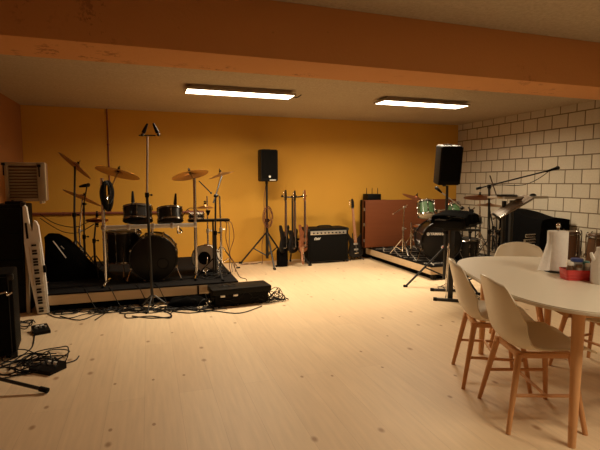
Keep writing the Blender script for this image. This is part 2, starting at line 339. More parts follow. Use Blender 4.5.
def lamp(x0, x1, y0, y1, label, flex, watts=62):
    t = thing('ceiling_light', label, 'light', ((x0 + x1) / 2, (y0 + y1) / 2, H - 0.06), 0, 'ceiling panel lights')
    cx, cy = (x0 + x1) / 2, (y0 + y1) / 2
    b = MB(); b.box((cx, cy - 0.02, H - 0.017), (x1 - x0 - 0.1, y1 - y0 - 0.1, 0.034)); b.build('mounting_box', 'housing', t)
    b = MB(); zt, w = H - 0.049, 0.012
    b.box((cx, cy, zt + 0.008), (x1 - x0, y1 - y0, 0.012))
    for s in (-1, 1):
        b.box((cx, cy + s * ((y1 - y0) / 2 - w / 2), zt - 0.004), (x1 - x0, w, 0.016)); b.box((cx + s * ((x1 - x0) / 2 - w / 2), cy, zt - 0.004), (w, y1 - y0 - 2 * w, 0.016))
    b.build('frame', 'housing', t)
    b = MB(); b.box((cx, cy, zt - 0.004), (x1 - x0 - 2 * w, y1 - y0 - 2 * w, 0.010)); b.build('diffuser', 'lamp', t)
    ld = bpy.data.lights.new('panel_light', 'AREA'); ld.shape = 'RECTANGLE'; ld.size = x1 - x0 - 0.04; ld.size_y = y1 - y0 - 0.04; ld.energy = watts; ld.color = (1.0, 0.81, 0.56); ld.spread = R(165)
    lo = bpy.data.objects.new('panel_light', ld); C.objects.link(lo); lo.location = (cx, cy, zt - 0.016)
    if flex:
        b = MB(); b.tube([(x1 - 0.05, y1 - 0.02, H - 0.03), (x1 + 0.03, y1 + 0.02, H - 0.012), (x1 + 0.10, y1 - 0.03, H - 0.03), (x1 + 0.14, y1 - 0.08, H - 0.004)], 0.006); b.build('power_lead', 'cable', t)
    return t
lamp(0.43, 1.70, 5.26, 5.56, 'long glowing panel light on ceiling, the left of the two', True)
lamp(2.86, 4.16, 5.22, 5.52, 'long glowing panel light on ceiling, the right of the two nearer the block wall', False)
lamp(2.10, 3.36, 0.0, 0.30, 'dim unseen ceiling panel added in the front bay to light the table', False, 42)  # added panel out of view, brightens the table and front bay
bpy.data.objects['diffuser.002'].data.materials[0] = emat('added_fill_diffuser', (1.0, 0.80, 0.52), 4.5)

# ------------------------------------------------------------------ risers
def riser(x0, x1, y0, y1, label, edge, feet):
    t = thing('stage_riser', label, 'stage riser', ((x0 + x1) / 2, (y0 + y1) / 2, 0), 0, 'drum risers')
    b = MB(); b.box(((x0 + x1) / 2, (y0 + y1) / 2, 0.191), (x1 - x0, y1 - y0, 0.018), bev=0.003); b.build('deck', 'carpet', t)
    for nm, c, s in (('front_board', ((x0 + x1) / 2, y0 + 0.014, 0.131), (x1 - x0 - 0.004, 0.024, 0.10)), ('side_board', (x0 + 0.014, (y0 + y1) / 2, 0.131), (0.024, y1 - y0 - 0.06, 0.10)),
                     ('side_board', (x1 - 0.014, (y0 + y1) / 2, 0.131), (0.024, y1 - y0 - 0.06, 0.10)), ('rear_board', ((x0 + x1) / 2, y1 - 0.014, 0.131), (x1 - x0 - 0.004, 0.024, 0.10))):
        MB().box(c, s, bev=0.002).build(nm, 'poplar' if (edge and c[0] > x1 - 0.1) else 'ply', t)
    b = MB(); b.box(((x0 + x1) / 2, (y0 + y1) / 2, 0.045), (x1 - x0 - 0.16, y1 - y0 - 0.16, 0.09)); b.build('gap_shade_block', 'cloth', t)  # black block puts the shade of the open gap under the deck
    for x in feet: MB().box((x, y0 + 0.05, 0.04), (0.06, 0.06, 0.08), bev=0.004).build('foot', 'plastic', t)
    MB().box((feet[-1] - 0.35, y0 - 0.004, 0.13), (0.02, 0.008, 0.10)).build('strap', 'rubber', t)
    return t
riser(-1.12, 0.96, 5.15, 7.10, 'low black carpeted stage riser under the black drum kit on the left', True, (-1.05, -0.1, 0.85))
riser(3.62, 5.04, 5.24, 7.20, 'low stage riser with pale sides under the green drum kit on the right', False, (3.70, 4.3, 4.95))
b = MB()
b.box((4.33, 6.2, 0.206), (1.38, 1.88, 0.010), bev=0.003)
tag(recentre(b.build('stage_rug', 'rug')), 'black rug crossed by thin white lines on the right riser', 'rug')

# ------------------------------------------------------------------ stands
def legs3(t, base, h, spread, r, m, a0=0.0, z0=0.0, brace=True):
    B = V(base)
    for k in range(3):
        a = a0 + k * 2 * math.pi / 3; d = V((math.cos(a), math.sin(a), 0))
        f = B + d * spread + V((0, 0, r)); g = MB(); g.tube([B + V((0, 0, h)) + d * 0.02, f], r, smooth=False)
        lg = g.build('leg', m, t)
        MB().cyl(f - d * 0.02 + V((0, 0, 0.001)), f + d * 0.03 + V((0, 0, 0.001)), r * 1.35).build('rubber_foot', 'rubber', lg)
        if brace:
            q = B + V((0, 0, h)) * 0.5 + d * spread * 0.5; MB().tube([B + V((0, 0, h * 0.28)), q], r * 0.75, smooth=False).build('brace', m, t)
def stand(name, label, cat, base, h, m='chrome', r=0.011, spread=0.26, legh=0.30, a0=0.3, group=None, top=None, boom=None, boomm=None, midp=None):
    """tripod stand: base point, total height, optional leaning top point and boom (pivot, end)"""
    t = thing(name, label, cat, tuple(base), 0, group); B = V(base)
    tp = V(top) if top is not None else B + V((0, 0, h))
    mid = B + V((0, 0, h * 0.55)) if top is None else V((B.x, B.y, B.z + (tp.z - B.z) * 0.55))
    if midp is not None: mid = V(midp)
    g = MB(); g.cyl(B + V((0, 0, legh * 0.2)), mid, r * 1.35); g.build('lower_tube', m, t)
    g = MB(); g.cyl(mid - (tp - mid).normalized() * 0.03, tp, r); g.build('upper_tube', boomm or m, t)
    g = MB(); g.cyl(mid - V((0, 0, 0.025)), mid + V((0, 0, 0.025)), r * 2.0); g.cyl(mid, mid + V((0.04, 0, 0)), 0.006); g.sph(mid + V((0.045, 0, 0)), 0.012); g.build('collar', 'plastic' if m != 'chrome' else 'steel', t)
    legs3(t, base, legh, spread, r * 0.8, m, a0)
    if boom is not None:
        a, e = V(boom[0]), V(boom[1]); d = (e - a).normalized()
        g = MB(); g.cyl(a - d * 0.10, e, r * 0.72); g.build('boom_arm', boomm or m, t)
        g = MB(); g.sph(a, r * 2.1); g.cyl(a, a + V((0.03, -0.02, 0)), 0.008); g.build('boom_clamp', 'plastic' if m != 'chrome' else 'steel', t)
    return t
def rv(c, rx, up, tow=0.0):
    """normal square to the sight line through c, leaning right by rx and a little towards the viewer"""
    d = (V(c) - V((0, 0, CH))).normalized(); r_ = d.cross(V((0, 0, 1))).normalized(); return r_ * rx + r_.cross(d) * up - d * tow
def cymbal(c, nrm, r, label, m='bronze', group=None, bell=True):
    t = thing('cymbal', label, 'cymbal', tuple(c), 0, group); n = V(nrm).normalized(); M = fr(c, n)
    pr = [(0.006, 0.030), (r * 0.10, 0.027), (r * 0.19, 0.014), (r * 0.23, 0.008), (r * 0.55, 0.0), (r, -0.016), (r, -0.018), (r * 0.55, -0.0025), (r * 0.23, 0.005), (r * 0.19, 0.011), (r * 0.09, 0.024), (0.006, 0.027)]
    MB().lathe(pr, M=M, seg=40, close=True).build('bow', m, t)
    g = MB(); g.lathe([(0, 0.075), (0.004, 0.075), (0.004, 0.0), (0, 0.0)], M=M, seg=10); g.box((0, 0, 0.06), (0.034, 0.006, 0.014), M=M, bev=0.002); g.build('wing_nut', 'plastic', t)
    g = MB(); g.lathe([(0.0, 0.048), (0.015, 0.048), (0.015, 0.030), (0, 0.030)], M=M, seg=14); g.lathe([(0.0, 0.024), (0.016, 0.024), (0.014, 0.004), (0, 0.004)], M=M, seg=14); g.build('felt_washer', 'cloth', t)
    return t
def microphone(c, ax, label, L=0.16, group=None, m='plastic', hr=0.024):
    """c = head centre, ax = from head to tail"""
    t = thing('microphone', label, 'microphone', tuple(c), 0, group); M = fr(c, ax)
    g = MB(); g.lathe([(0.014, 0.018), (0.021, 0.022), (0.019, 0.05), (0.011, L * 0.95), (0.009, L), (0, L)], M=M, seg=16); g.build('body', m, t)
    g = MB(); g.sph((0, 0, 0), hr, (1, 1, 1.05), M=M); g.build('grille', 'steel' if m != 'plastic' else 'darksteel', t)
    return t
def drum(name, label, c, ax, r, d, shell='black', top='skin', bottom='blackskin', lugs=6, group=None, hoop='chrome', hoopw=0.018, floor_legs=None, cat='drum', claw=False):
    """axis points to the struck (top) head"""
    t = thing(name, label, cat, tuple(c), 0, group); M = fr(c, ax); h = d / 2
    MB().lathe([(r, -h), (r, h), (r - 0.008, h), (r - 0.008, -h)], M=M, seg=44, close=True).build('shell', shell, t)
    MB().lathe([(0, h + 0.004), (r - 0.012, h + 0.004), (r + 0.001, h - 0.004), (r + 0.001, h - 0.010)], M=M, seg=44).build('batter_head', top, t)
    MB().lathe([(0, -h - 0.004), (r - 0.012, -h - 0.004), (r + 0.001, -h + 0.004), (r + 0.001, -h + 0.010)], M=M, seg=44).build('resonant_head', bottom, t)
    for s in (1, -1):
        z = s * (h - 0.003)
        MB().lathe([(r + 0.003, z - hoopw), (r + 0.012, z - hoopw), (r + 0.008, z - hoopw * 0.6), (r + 0.008, z + hoopw * 0.8), (r + 0.012, z + hoopw), (r + 0.001, z + hoopw)], M=M, seg=44, close=True).build('hoop', hoop, t)
    for k in range(lugs):
        a = 2 * math.pi * (k + 0.5) / lugs; Rm = M @ Matrix.Rotation(a, 4, 'Z'); g = MB()
        g.cyl(Rm @ V((r + 0.014, 0, -h - 0.004)), Rm @ V((r + 0.014, 0, h + 0.004)), 0.0035, seg=8)
        for s in (1, -1):
            g.box((r + 0.010, 0, s * h * 0.42), (0.020, 0.016, min(0.045, d * 0.2)), M=Rm, bev=0.004)
            if claw: g.box((r + 0.014, 0, s * (h - 0.002)), (0.022, 0.026, 0.040), M=Rm, bev=0.005)
            else: g.sph((r + 0.014, 0, s * (h + 0.006)), 0.008, M=Rm, seg=8)
        g.build('lug', 'dimchrome', t)
    if floor_legs is not None:
        for k in range(3):
            a = R(30 + 120 * k); q = V((c[0] + math.cos(a) * (r + 0.02), c[1] + math.sin(a) * (r + 0.02), 0)); e = V((math.cos(a), math.sin(a), 0))
            g = MB(); g.tube([q + V((0, 0, c[2] + 0.05)), q + V((0, 0, floor_legs + 0.09)), q + e * 0.03 + V((0, 0, floor_legs + 0.012))], 0.006, smooth=False); lg = g.build('leg', 'chrome', t)
            MB().sph(q + e * 0.03 + V((0, 0, floor_legs + 0.014)), 0.014).build('rubber_foot', 'rubber', lg)
    return t
def kick(label, c, yaw, r, d, spur_z, group=None):
    """front (resonant) head faces -Y turned by yaw; built as a drum lying on its side"""
    ax = V((math.sin(yaw), math.cos(yaw), 0))
    t = drum('bass_drum', label, c, ax, r, d, 'black', 'blackskin', 'blackskin', 8, group, 'black', 0.020, None, 'drum', True)
    f = V(c) - ax * (d / 2); sd = V((ax.y, -ax.x, 0))
    for s in (-1, 1):
        a = f + ax * 0.08 + sd * s * r * 0.92 - V((0, 0, r * 0.35)); e = f + ax * 0.02 + sd * s * (r * 1.18); e.z = spur_z + 0.012
        g = MB(); g.tube([a, e], 0.007, smooth=False); g.box(a, (0.03, 0.04, 0.05), bev=0.006); lg = g.build('spur', 'chrome', t); MB().sph(e, 0.014).build('rubber_foot', 'rubber', lg)
    return t, f, ax, sd

DZ = 0.2     # riser deck height
DT = DZ + 0.0005
RZ = 0.2115  # rug top
# ---- left kit
kL, fL, axL, sdL = kick('black bass drum with dark front head at the middle of the left kit', (0.047, 5.62, 0.470), 0.06, 0.256, 0.42, DZ)
g = MB(); q = fL + sdL * 0.10 + V((0, 0, -0.06)) - axL * 0.006; g.ring(q, axL, 0.062, 0.005, m=6); g.build('port_ring', 'plastic', kL)
g = MB(); a = V((0.03, 5.62, 0.72)); g.cyl(a, a + V((0, 0, 0.10)), 0.016); g.box(a + V((0, 0, 0.0)), (0.07, 0.06, 0.03), bev=0.006)
g.tube([a + V((0, 0, 0.10)), a + V((-0.08, -0.02, 0.13))], 0.011, smooth=False); g.tube([a + V((0, 0, 0.10)), a + V((0.10, -0.02, 0.13))], 0.011, smooth=False)
g.sph(a + V((0, 0, 0.11)), 0.024); g.build('tom_mount', 'chrome', kL)
def atz(px, py, Y, z): q = at(px, py, Y); return V((q.x, Y, z))
t1 = at(138, 214, 5.66); t2 = at(170, 215, 5.66)
drum('rack_tom', 'black tom drum with chrome rim above the bass drum, left of the two', t1, (0.02, 0.36, 1), 0.158, 0.150, 'black', 'skin', lugs=6, hoop='dimchrome', hoopw=0.012, group='rack toms of the left kit')
drum('rack_tom', 'black tom drum with chrome rim above the bass drum, right of the two', t2, (-0.02, 0.36, 1), 0.142, 0.140, 'black', 'skin', lugs=6, hoop='dimchrome', hoopw=0.012, group='rack toms of the left kit')
ft = at(124, 246, 5.90); drum('floor_tom', 'black floor tom drum beside the left bass drum behind the chrome post', (ft.x, ft.y, ft.z), (0, 0, 1), 0.190, 0.36, 'black', 'blackskin', lugs=8, hoop='dimchrome', hoopw=0.012, floor_legs=DZ)
microphone(at(133, 204, 5.60), (0.0, 0.03, 1), 'black microphone pointing down at the rim of the left rack tom', 0.15, 'drum microphones')
microphone(at(175, 206, 5.60), (0.08, 0.0, 1), 'black microphone pointing down at the rim of the right rack tom', 0.15, 'drum microphones')
# chrome drum rack
L0 = V((-0.476, 5.40, DT)); R0 = V((0.515, 5.47, DT)); zb = at(150, 226.3, 5.43).z
rk = thing('drum_rack', 'chrome drum rack with pale crossbar spanning in front of the left kit', 'drum rack', (0.02, 5.43, DZ))
for q, zt in ((L0, at(106, 178, 5.4).z), (R0, at(196, 178, 5.47).z)):
    MB().cyl(q + V((0, 0, 0.02)), V((q.x, q.y, zt)), 0.019).build('post', 'chrome', rk)
    g = MB(); g.tube([q + V((-0.02, -0.14, 0.014)), q + V((0, 0, 0.03)), q + V((0.02, 0.26, 0.014))], 0.016, smooth=False); fo = g.build('foot_bar', 'chrome', rk)
    MB().sph(q + V((-0.02, -0.14, 0.016)), 0.0155).build('rubber_foot', 'rubber', fo)
MB().box(((L0.x + R0.x) / 2 - 0.01, 5.435, zb), ((R0 - L0).length + 0.04, 0.042, 0.046), rot=(0, 0, 3.6), bev=0.008).build('crossbar', 'silver', rk)
for q in (L0, R0, V((0.04, 5.435, 0)), V((-0.22, 5.42, 0)), V((0.25, 5.45, 0))):
    g = MB(); g.box((q.x, q.y, zb), (0.035, 0.062, 0.064), bev=0.008); g.cyl((q.x, q.y - 0.03, zb), (q.x, q.y - 0.055, zb), 0.008); g.build('clamp', 'steel', rk)
a = V((L0.x, L0.y, at(106, 208, 5.4).z)); cc = at(118, 172, 5.75)
g = MB(); g.cyl(a, cc, 0.009); g.build('boom_arm', 'chrome', rk)
c3 = at(190, 174, 5.55); g = MB(); g.cyl((R0.x, R0.y, at(196, 180, 5.47).z), c3, 0.009); g.build('boom_arm', 'chrome', rk)
a2 = at(199, 181, 5.47); b2 = at(211, 193, 5.6); g = MB(); g.cyl(a2, b2, 0.007); g.sph(b2, 0.014); g.build('side_boom', 'darksteel', rk)
cymbal(cc, rv(cc, .26, .96, -.20), 0.25, 'large bronze crash cymbal on boom arm above the coiled cable, left kit', 'bronze')
cymbal(c3, rv(c3, -.20, .96, -.24), 0.215, 'large brown ride cymbal above the right post of the chrome rack', 'bronze')
for i, (x, lab) in enumerate(((136, 'left'), (178, 'right'))):
    q = at(x, 224, 5.435); g = MB(); g.tube([V((q.x, q.y, zb)), V((q.x, q.y + 0.04, zb - 0.09)), V((q.x + 0.05, q.y + 0.10, zb - 0.08)), V((q.x, q.y + 0.16, zb - 0.03))], 0.011); g.build('tom_arm', 'chrome', rk)
# left-side stands behind the kit
rn = lambda rx, up, tow=0.0: V((rx * 0.949, -rx * 0.315, up)) + V((-0.3155, -0.949, 0)) * tow
def on(px, py, Y, z=DT): q = at(px, py, Y); return V((q.x, Y, z))
s = on(75, 230, 6.25); cy1 = at(76, 165, 6.25)
stand('cymbal_stand', 'dark cymbal stand at the far left of the left riser under the steeply tilted cymbal', 'stand', s, 0, 'darksteel', 0.012, 0.28, 0.40, 0.5, top=cy1 - rn(.68, .73) * 0.02)
cymbal(cy1, rv(cy1, .68, .73, -.10), 0.235, 'thin bronze cymbal tilted steeply, uppermost at far left of the left kit', 'darkbronze')
s = on(84, 235, 6.0); tp = at(84, 204, 6.0)
stand('microphone_stand', 'slim black microphone stand between the two tilted cymbals and the coiled cable', 'stand', s, 0, 'darksteel', 0.010, 0.22, 0.22, 0.1, top=tp, boom=(tp, at(87, 185, 5.9)))
microphone(at(88, 185, 5.88), (-1, 0.1, -0.2), 'small black microphone on bent arm below the steep cymbal', 0.10)
s = on(80, 240, 6.5); cy2 = at(83, 197, 6.5)
stand('cymbal_stand', 'chrome cymbal stand holding the lower tilted cymbal at far left', 'stand', s, 0, 'chrome', 0.009, 0.22, 0.30, 1.3, top=cy2 - rn(.447, .894) * 0.02)
cymbal(cy2, rv(cy2, .447, .894, -.08), 0.25, 'dark bronze cymbal below the steep one at far left of the left kit', 'darkbronze')
s = on(94, 240, 5.95); hh = at(97, 219, 5.95)
stand('hi_hat_stand', 'slim dark hi-hat stand left of the chrome rack post', 'stand', s, 0, 'darksteel', 0.010, 0.20, 0.25, 0.8, top=at(97, 211, 5.95))
cymbal(hh, (0.05, -0.12, 1), 0.13, 'small upper hi-hat cymbal left of the chrome rack post', 'bronze', 'hi-hat pair of the left kit')
cymbal(hh - V((0, 0, 0.028)), (0.05, -0.12, -1), 0.13, 'small lower hi-hat cymbal left of the chrome rack post', 'bronze', 'hi-hat pair of the left kit')
# right-side stands of left kit
s = on(208, 245, 5.75); sp = at(205, 206.5, 5.75)
stand('hi_hat_stand', 'chrome hi-hat stand right of the chrome rack post of the left kit', 'stand', s, 0, 'chrome', 0.009, 0.18, 0.22, 0.2, top=at(207, 196, 5.75))
cymbal(sp, (0.0, -0.04, 1), 0.105, 'small splash cymbal low between the ride and the thin tilted cymbal', 'bronze')
g = MB(); g.lathe([(0, 0), (0.010, 0), (0.030, 0.055), (0.030, 0.065), (0, 0.065)], c=at(208, 213, 5.75) + V((0, 0, -0.03)), seg=16)
tag(recentre(g.build('drum_clutch', 'plastic')), 'small black cone under the splash cymbal on the hi-hat rod', 'clutch')
s = on(221, 235, 5.9); cy4 = at(221, 174, 5.9); el = at(214, 198, 5.85)
stand('cymbal_stand', 'chrome cymbal stand at right edge of the left riser', 'stand', s, 0, 'chrome', 0.011, 0.22, 0.30, 0.1, top=at(219.5, 196, 5.9), boom=(at(216, 195, 5.9), cy4 - V((0, 0, 0.02))))
cymbal(cy4, rv(cy4, -.30, .95, .05), 0.165, 'thin bronze cymbal tilted edge-on at right end of the left kit', 'bronze')
s = on(215.5, 240, 5.45); tp = at(215.5, 196, 5.45)
stand('microphone_stand', 'black microphone stand upright before the chrome cymbal stand, left riser edge', 'stand', s, 0, 'darksteel', 0.011, 0.24, 0.24, 0.7, top=tp, boom=(tp, at(222, 176, 5.6)))
# black tray level with the crossbar at right of kit
q0 = at(188, 220, 5.62); q1 = at(229, 220.5, 5.62)
g = MB(); g.box((q0 + q1) / 2, ((q1 - q0).length, 0.14, 0.03), bev=0.008); tr = thing('percussion_tray', 'flat black percussion tray level with the crossbar at right of left kit', 'tray', ((q0 + q1) / 2 - V((0, 0, 0.02)))); g.build('tray_top', 'plastic', tr)
g = MB(); g.cyl((q0 + q1) / 2 + V((0.05, 0, -0.01)), V(((q0.x + q1.x) / 2 + 0.05, 5.62, DT)), 0.012); g.lathe([(0, 0), (0.11, 0), (0.11, 0.012), (0.02, 0.02), (0, 0.02)], c=((q0.x + q1.x) / 2 + 0.05, 5.62, DT)); g.build('column', 'darksteel', tr)
q = at(199, 217, 5.62); drum('snare_drum', 'shallow black drum lying on the percussion tray', (q.x - 0.03, 5.62, q0.z + 0.015 + 0.035), (0, -0.02, 1), 0.085, 0.055, 'black', 'skin', lugs=6, hoopw=0.008)
# round pad drum
q = at(206, 253, 5.80)
pt = drum('practice_drum', 'small round cream-rimmed drum with black centre facing out at right of left kit', (q.x, 5.80, DT + 0.185), (-0.45, -1, 0.10), 0.155, 0.13, 'skin', 'skin', lugs=6)
Mq = fr(q, (-0.45, -1, 0.10)); Mq.translation = V((q.x, 5.80, DT + 0.185))
MB().lathe([(0, 0.078), (0.075, 0.078), (0.082, 0.072), (0.082, 0.062)], M=Mq, seg=30).build('centre_patch', 'rubber', pt)
for s_ in (-1, 1):
    g = MB(); g.tube([(q.x + s_ * 0.12, 5.80, DT + 0.14), (q.x + s_ * 0.15, 5.72, DT + 0.008)], 0.007, smooth=False); g.build('leg', 'chrome', pt)

# stereo mic stand in front of the left kit
sb = V((-0.02, 5.00, 0)); zt = at(150, 135.5, 5.0).z; sb = V((at(150, 220, 5.0).x, 5.0, 0))
ms = stand('microphone_stand', 'tall microphone stand with twin microphones on crossbar before left bass drum', 'stand', sb, 0, 'darksteel', 0.011, 0.17, 0.14, -1.9, top=V((sb.x, 5.0, zt)), boomm='steel', midp=at(147, 195, 5.0))
g = MB(); g.box((sb.x, 5.0, zt), (0.17, 0.024, 0.012), rot=(0, 0, -15), bev=0.003); g.build('stereo_bar', 'darksteel', ms)
for s_, x in ((-1, 142.5), (1, 158.5)):
    q = at(x, 136, 5.0)
    microphone(q + V((0, -0.012, 0.012)), at(x - s_ * 4.6, 126, 5.0) - q, 'slim microphone angled inwards on the tall stand crossbar, the %s of the pair' % ('left' if s_ < 0 else 'right'), 0.125, 'stereo microphone pair', hr=0.017)

# hanging cable coil on rack
def coil(c, rx, rz, n, thick, nrm_dir, label, m='cable', seed=1, rcab=0.004, group=None, name='cable_coil', tail=None):
    rnd = random.Random(seed); pts = []; d = V(nrm_dir).normalized(); sd = d.cross(V((0, 0, 1))); sd = sd.normalized() if sd.length > 0.1 else V((1, 0, 0)); up = sd.cross(d)
    for k in range(n):
        jx, jz, jt, ph = rx * rnd.uniform(.25, 1.08), rz * rnd.uniform(.85, 1.08), rnd.uniform(-thick, thick), rnd.uniform(-.3, .3)
        for j in range(12):
            a = 2 * math.pi * j / 12 + ph; pts.append(V(c) + sd * (jx * math.cos(a)) + up * (jz * math.sin(a)) + d * (jt + 0.3 * thick * math.sin(2 * a)))
    if tail: pts += [V(p_) for p_ in tail]
    g = MB(); g.tube(pts, rcab, m=5, n=3); o = g.build(name, m); return tag(recentre(o), label, 'cable', group)
coil(at(107, 196, 5.33), 0.062, 0.155, 24, 0.05, (0.3, 1, 0), 'black cable coiled and hung over the left post of the chrome rack', seed=3)

# ------------------------------------------------------------------ far left: rack, keytar, louvred box, amps
def rack_case(x0, x1, y0, y1, z0, z1, t, nunits, front='plastic'):
    cx, cy = (x0 + x1) / 2, (y0 + y1) / 2
    MB().box((cx, cy, (z0 + z1) / 2), (x1 - x0, y1 - y0, z1 - z0), bev=0.012).build('cabinet', 'vinyl', t)
    hh = (z1 - z0 - 0.06) / nunits
    for k in range(nunits):
        zc = z0 + 0.03 + hh * (k + 0.5); g = MB(); g.box((cx, y0 - 0.006, zc), (x1 - x0 - 0.05, 0.014, hh - 0.012), bev=0.003); pn = g.build('front_panel', front, t)
        g = MB(); g.box((x0 + (x1 - x0) * 0.3, y0 - 0.018, zc), (0.10, 0.012, 0.012), bev=0.003); g.build('handle', 'darksteel', pn)
    for sx in (x0, x1):
        for sz in (z0, z1): MB().box((sx, y0 + 0.005, sz), (0.045, 0.045, 0.045), bev=0.008).build('corner_guard', 'darksteel', t)
rc = thing('equipment_rack', 'tall black equipment rack at the left edge under the louvred box', 'rack', (-1.43, 5.43, 0))
rack_case(-1.665, -1.205, 5.24, 5.62, 0.0, 1.118, rc, 4)
lv = thing('louvred_box', 'beige louvred box with horizontal slats standing on the tall black rack', 'box', (-1.2, 5.38, 1.120))
lx0, lx1, lz0, lz1, ly = -1.385, -1.012, 1.146, 1.545, 5.38
g = MB(); g.box(((lx0 + lx1) / 2, ly + 0.075, (lz0 + lz1) / 2), (lx1 - lx0 - 0.01, 0.11, lz1 - lz0 - 0.01), bev=0.01); g.build('housing', 'brown', lv)  # brown backing: shade between the slats is put into its colour
g = MB(); g.box((lx0 + 0.016, ly, (lz0 + lz1) / 2), (0.032, 0.04, lz1 - lz0), bev=0.006); g.build('side_frame', 'cream', lv)
g = MB(); g.box((lx1 - 0.04, ly, (lz0 + lz1) / 2), (0.08, 0.05, lz1 - lz0), bev=0.008); g.build('side_frame', 'cream', lv)
for z in (lz0 + 0.015, lz1 - 0.018):
    g = MB(); g.box(((lx0 + lx1) / 2 - 0.02, ly, z), (lx1 - lx0 - 0.1, 0.04, 0.034), bev=0.006); g.build('cross_frame', 'cream', lv)
for k in range(10):
    g = MB(); g.box(((lx0 + lx1) / 2 - 0.024, ly - 0.004, lz0 + 0.05 + k * 0.0315), (lx1 - lx0 - 0.11, 0.028, 0.005), rot=(-38, 0, 0)); g.build('slat', 'cream', lv)
for x, z in ((lx0 - 0.002, lz1 - 0.02), (lx1 - 0.055, lz1 - 0.035)):
    g = MB(); g.box((x, ly - 0.03, z - 0.05), (0.012, 0.01, 0.13), bev=0.003); g.box((x, ly - 0.034, z), (0.034, 0.016, 0.028), bev=0.005); g.build('clip', 'plastic', lv)
for x in (lx0 + 0.04, lx1 - 0.05): MB().box((x, ly + 0.03, lz0 - 0.014), (0.03, 0.14, 0.026), bev=0.005).build('foot', 'cream', lv)
g = MB(); g.box((-1.295, 5.30, 1.135), (0.15, 0.08, 0.03), bev=0.006); g.cyl((-1.31, 5.30, 1.15), (-1.31, 5.30, 1.16), 0.012)
tag(recentre(g.build('effects_pedal', 'plastic')), 'small black box lying in front of the louvred box on the rack', 'pedal')
# pale pole beside rack
g = MB(); g.box((0, 0, 0.55), (0.032, 0.03, 1.10), bev=0.006)
o = g.build('wooden_post', 'cream'); o.data.transform(Matrix.Rotation(R(1.5), 4, 'Y')); o.location = (at(26, 260, 5.2).x - 0.005, 5.205, 0.0); tag(o, 'narrow pale wooden post standing between the tall rack and the white keytar', 'post'); WL[o.name] = o.location.copy()
# keytar standing upright
kt = thing('keytar', 'white keytar standing upright on its end beside the black rack', 'keytar', (at(40.5, 300, 5.14).x, 5.14, 0.004))
kb_ = WL[kt.name]
def K(x, z): return (x * 0.95, z * 1.0)
ol = [(-.030, 0), (.080, 0), (.082, .30), (.080, .60), (.070, .90), (.054, .945), (.034, .955), (.022, .93), (.012, .86), (-.002, .85), (-.012, .91), (-.020, 1.09), (-.036, 1.115), (-.056, 1.10), (-.066, .92), (-.080, .74), (-.072, .45), (-.050, .2)]
Mk = Matrix.Translation(kb_ + V((0, 0.03, 0))) @ Matrix.Rotation(R(-3), 4, 'Y') @ Matrix.Rotation(R(90), 4, 'X')
MB().prism([K(*p_) for p_ in ol], 0.045, Mk, bev=0.0025).build('body', 'white', kt)
g = MB()
for k in range(26): g.box((0.028, 0.02 + k * 0.0282, 0.049), (0.066, 0.0262, 0.010), M=Mk, bev=0.001)
o = g.build('white_keys', 'keys', kt); o['kind'] = 'stuff'
g = MB()
for k in range(25):
    if k % 7 not in (2, 6): g.box((0.010, 0.034 + k * 0.0282, 0.056), (0.042, 0.018, 0.014), M=Mk, bev=0.001)
o = g.build('black_keys', 'black', kt); o['kind'] = 'stuff'
g = MB(); g.box((-0.040, 0.86, 0.048), (0.02, 0.16, 0.006), M=Mk, bev=0.002); g.build('touch_strip', 'plastic', kt)
g = MB(); g.box((0.080, 0.46, 0.040), (0.026, 0.075, 0.030), M=Mk, bev=0.005); g.build('side_control', 'plastic', kt)
g = MB(); g.box((-0.035, 0.50, 0.048), (0.005, 0.40, 0.004), M=Mk); g.build('side_groove', 'ply', kt)

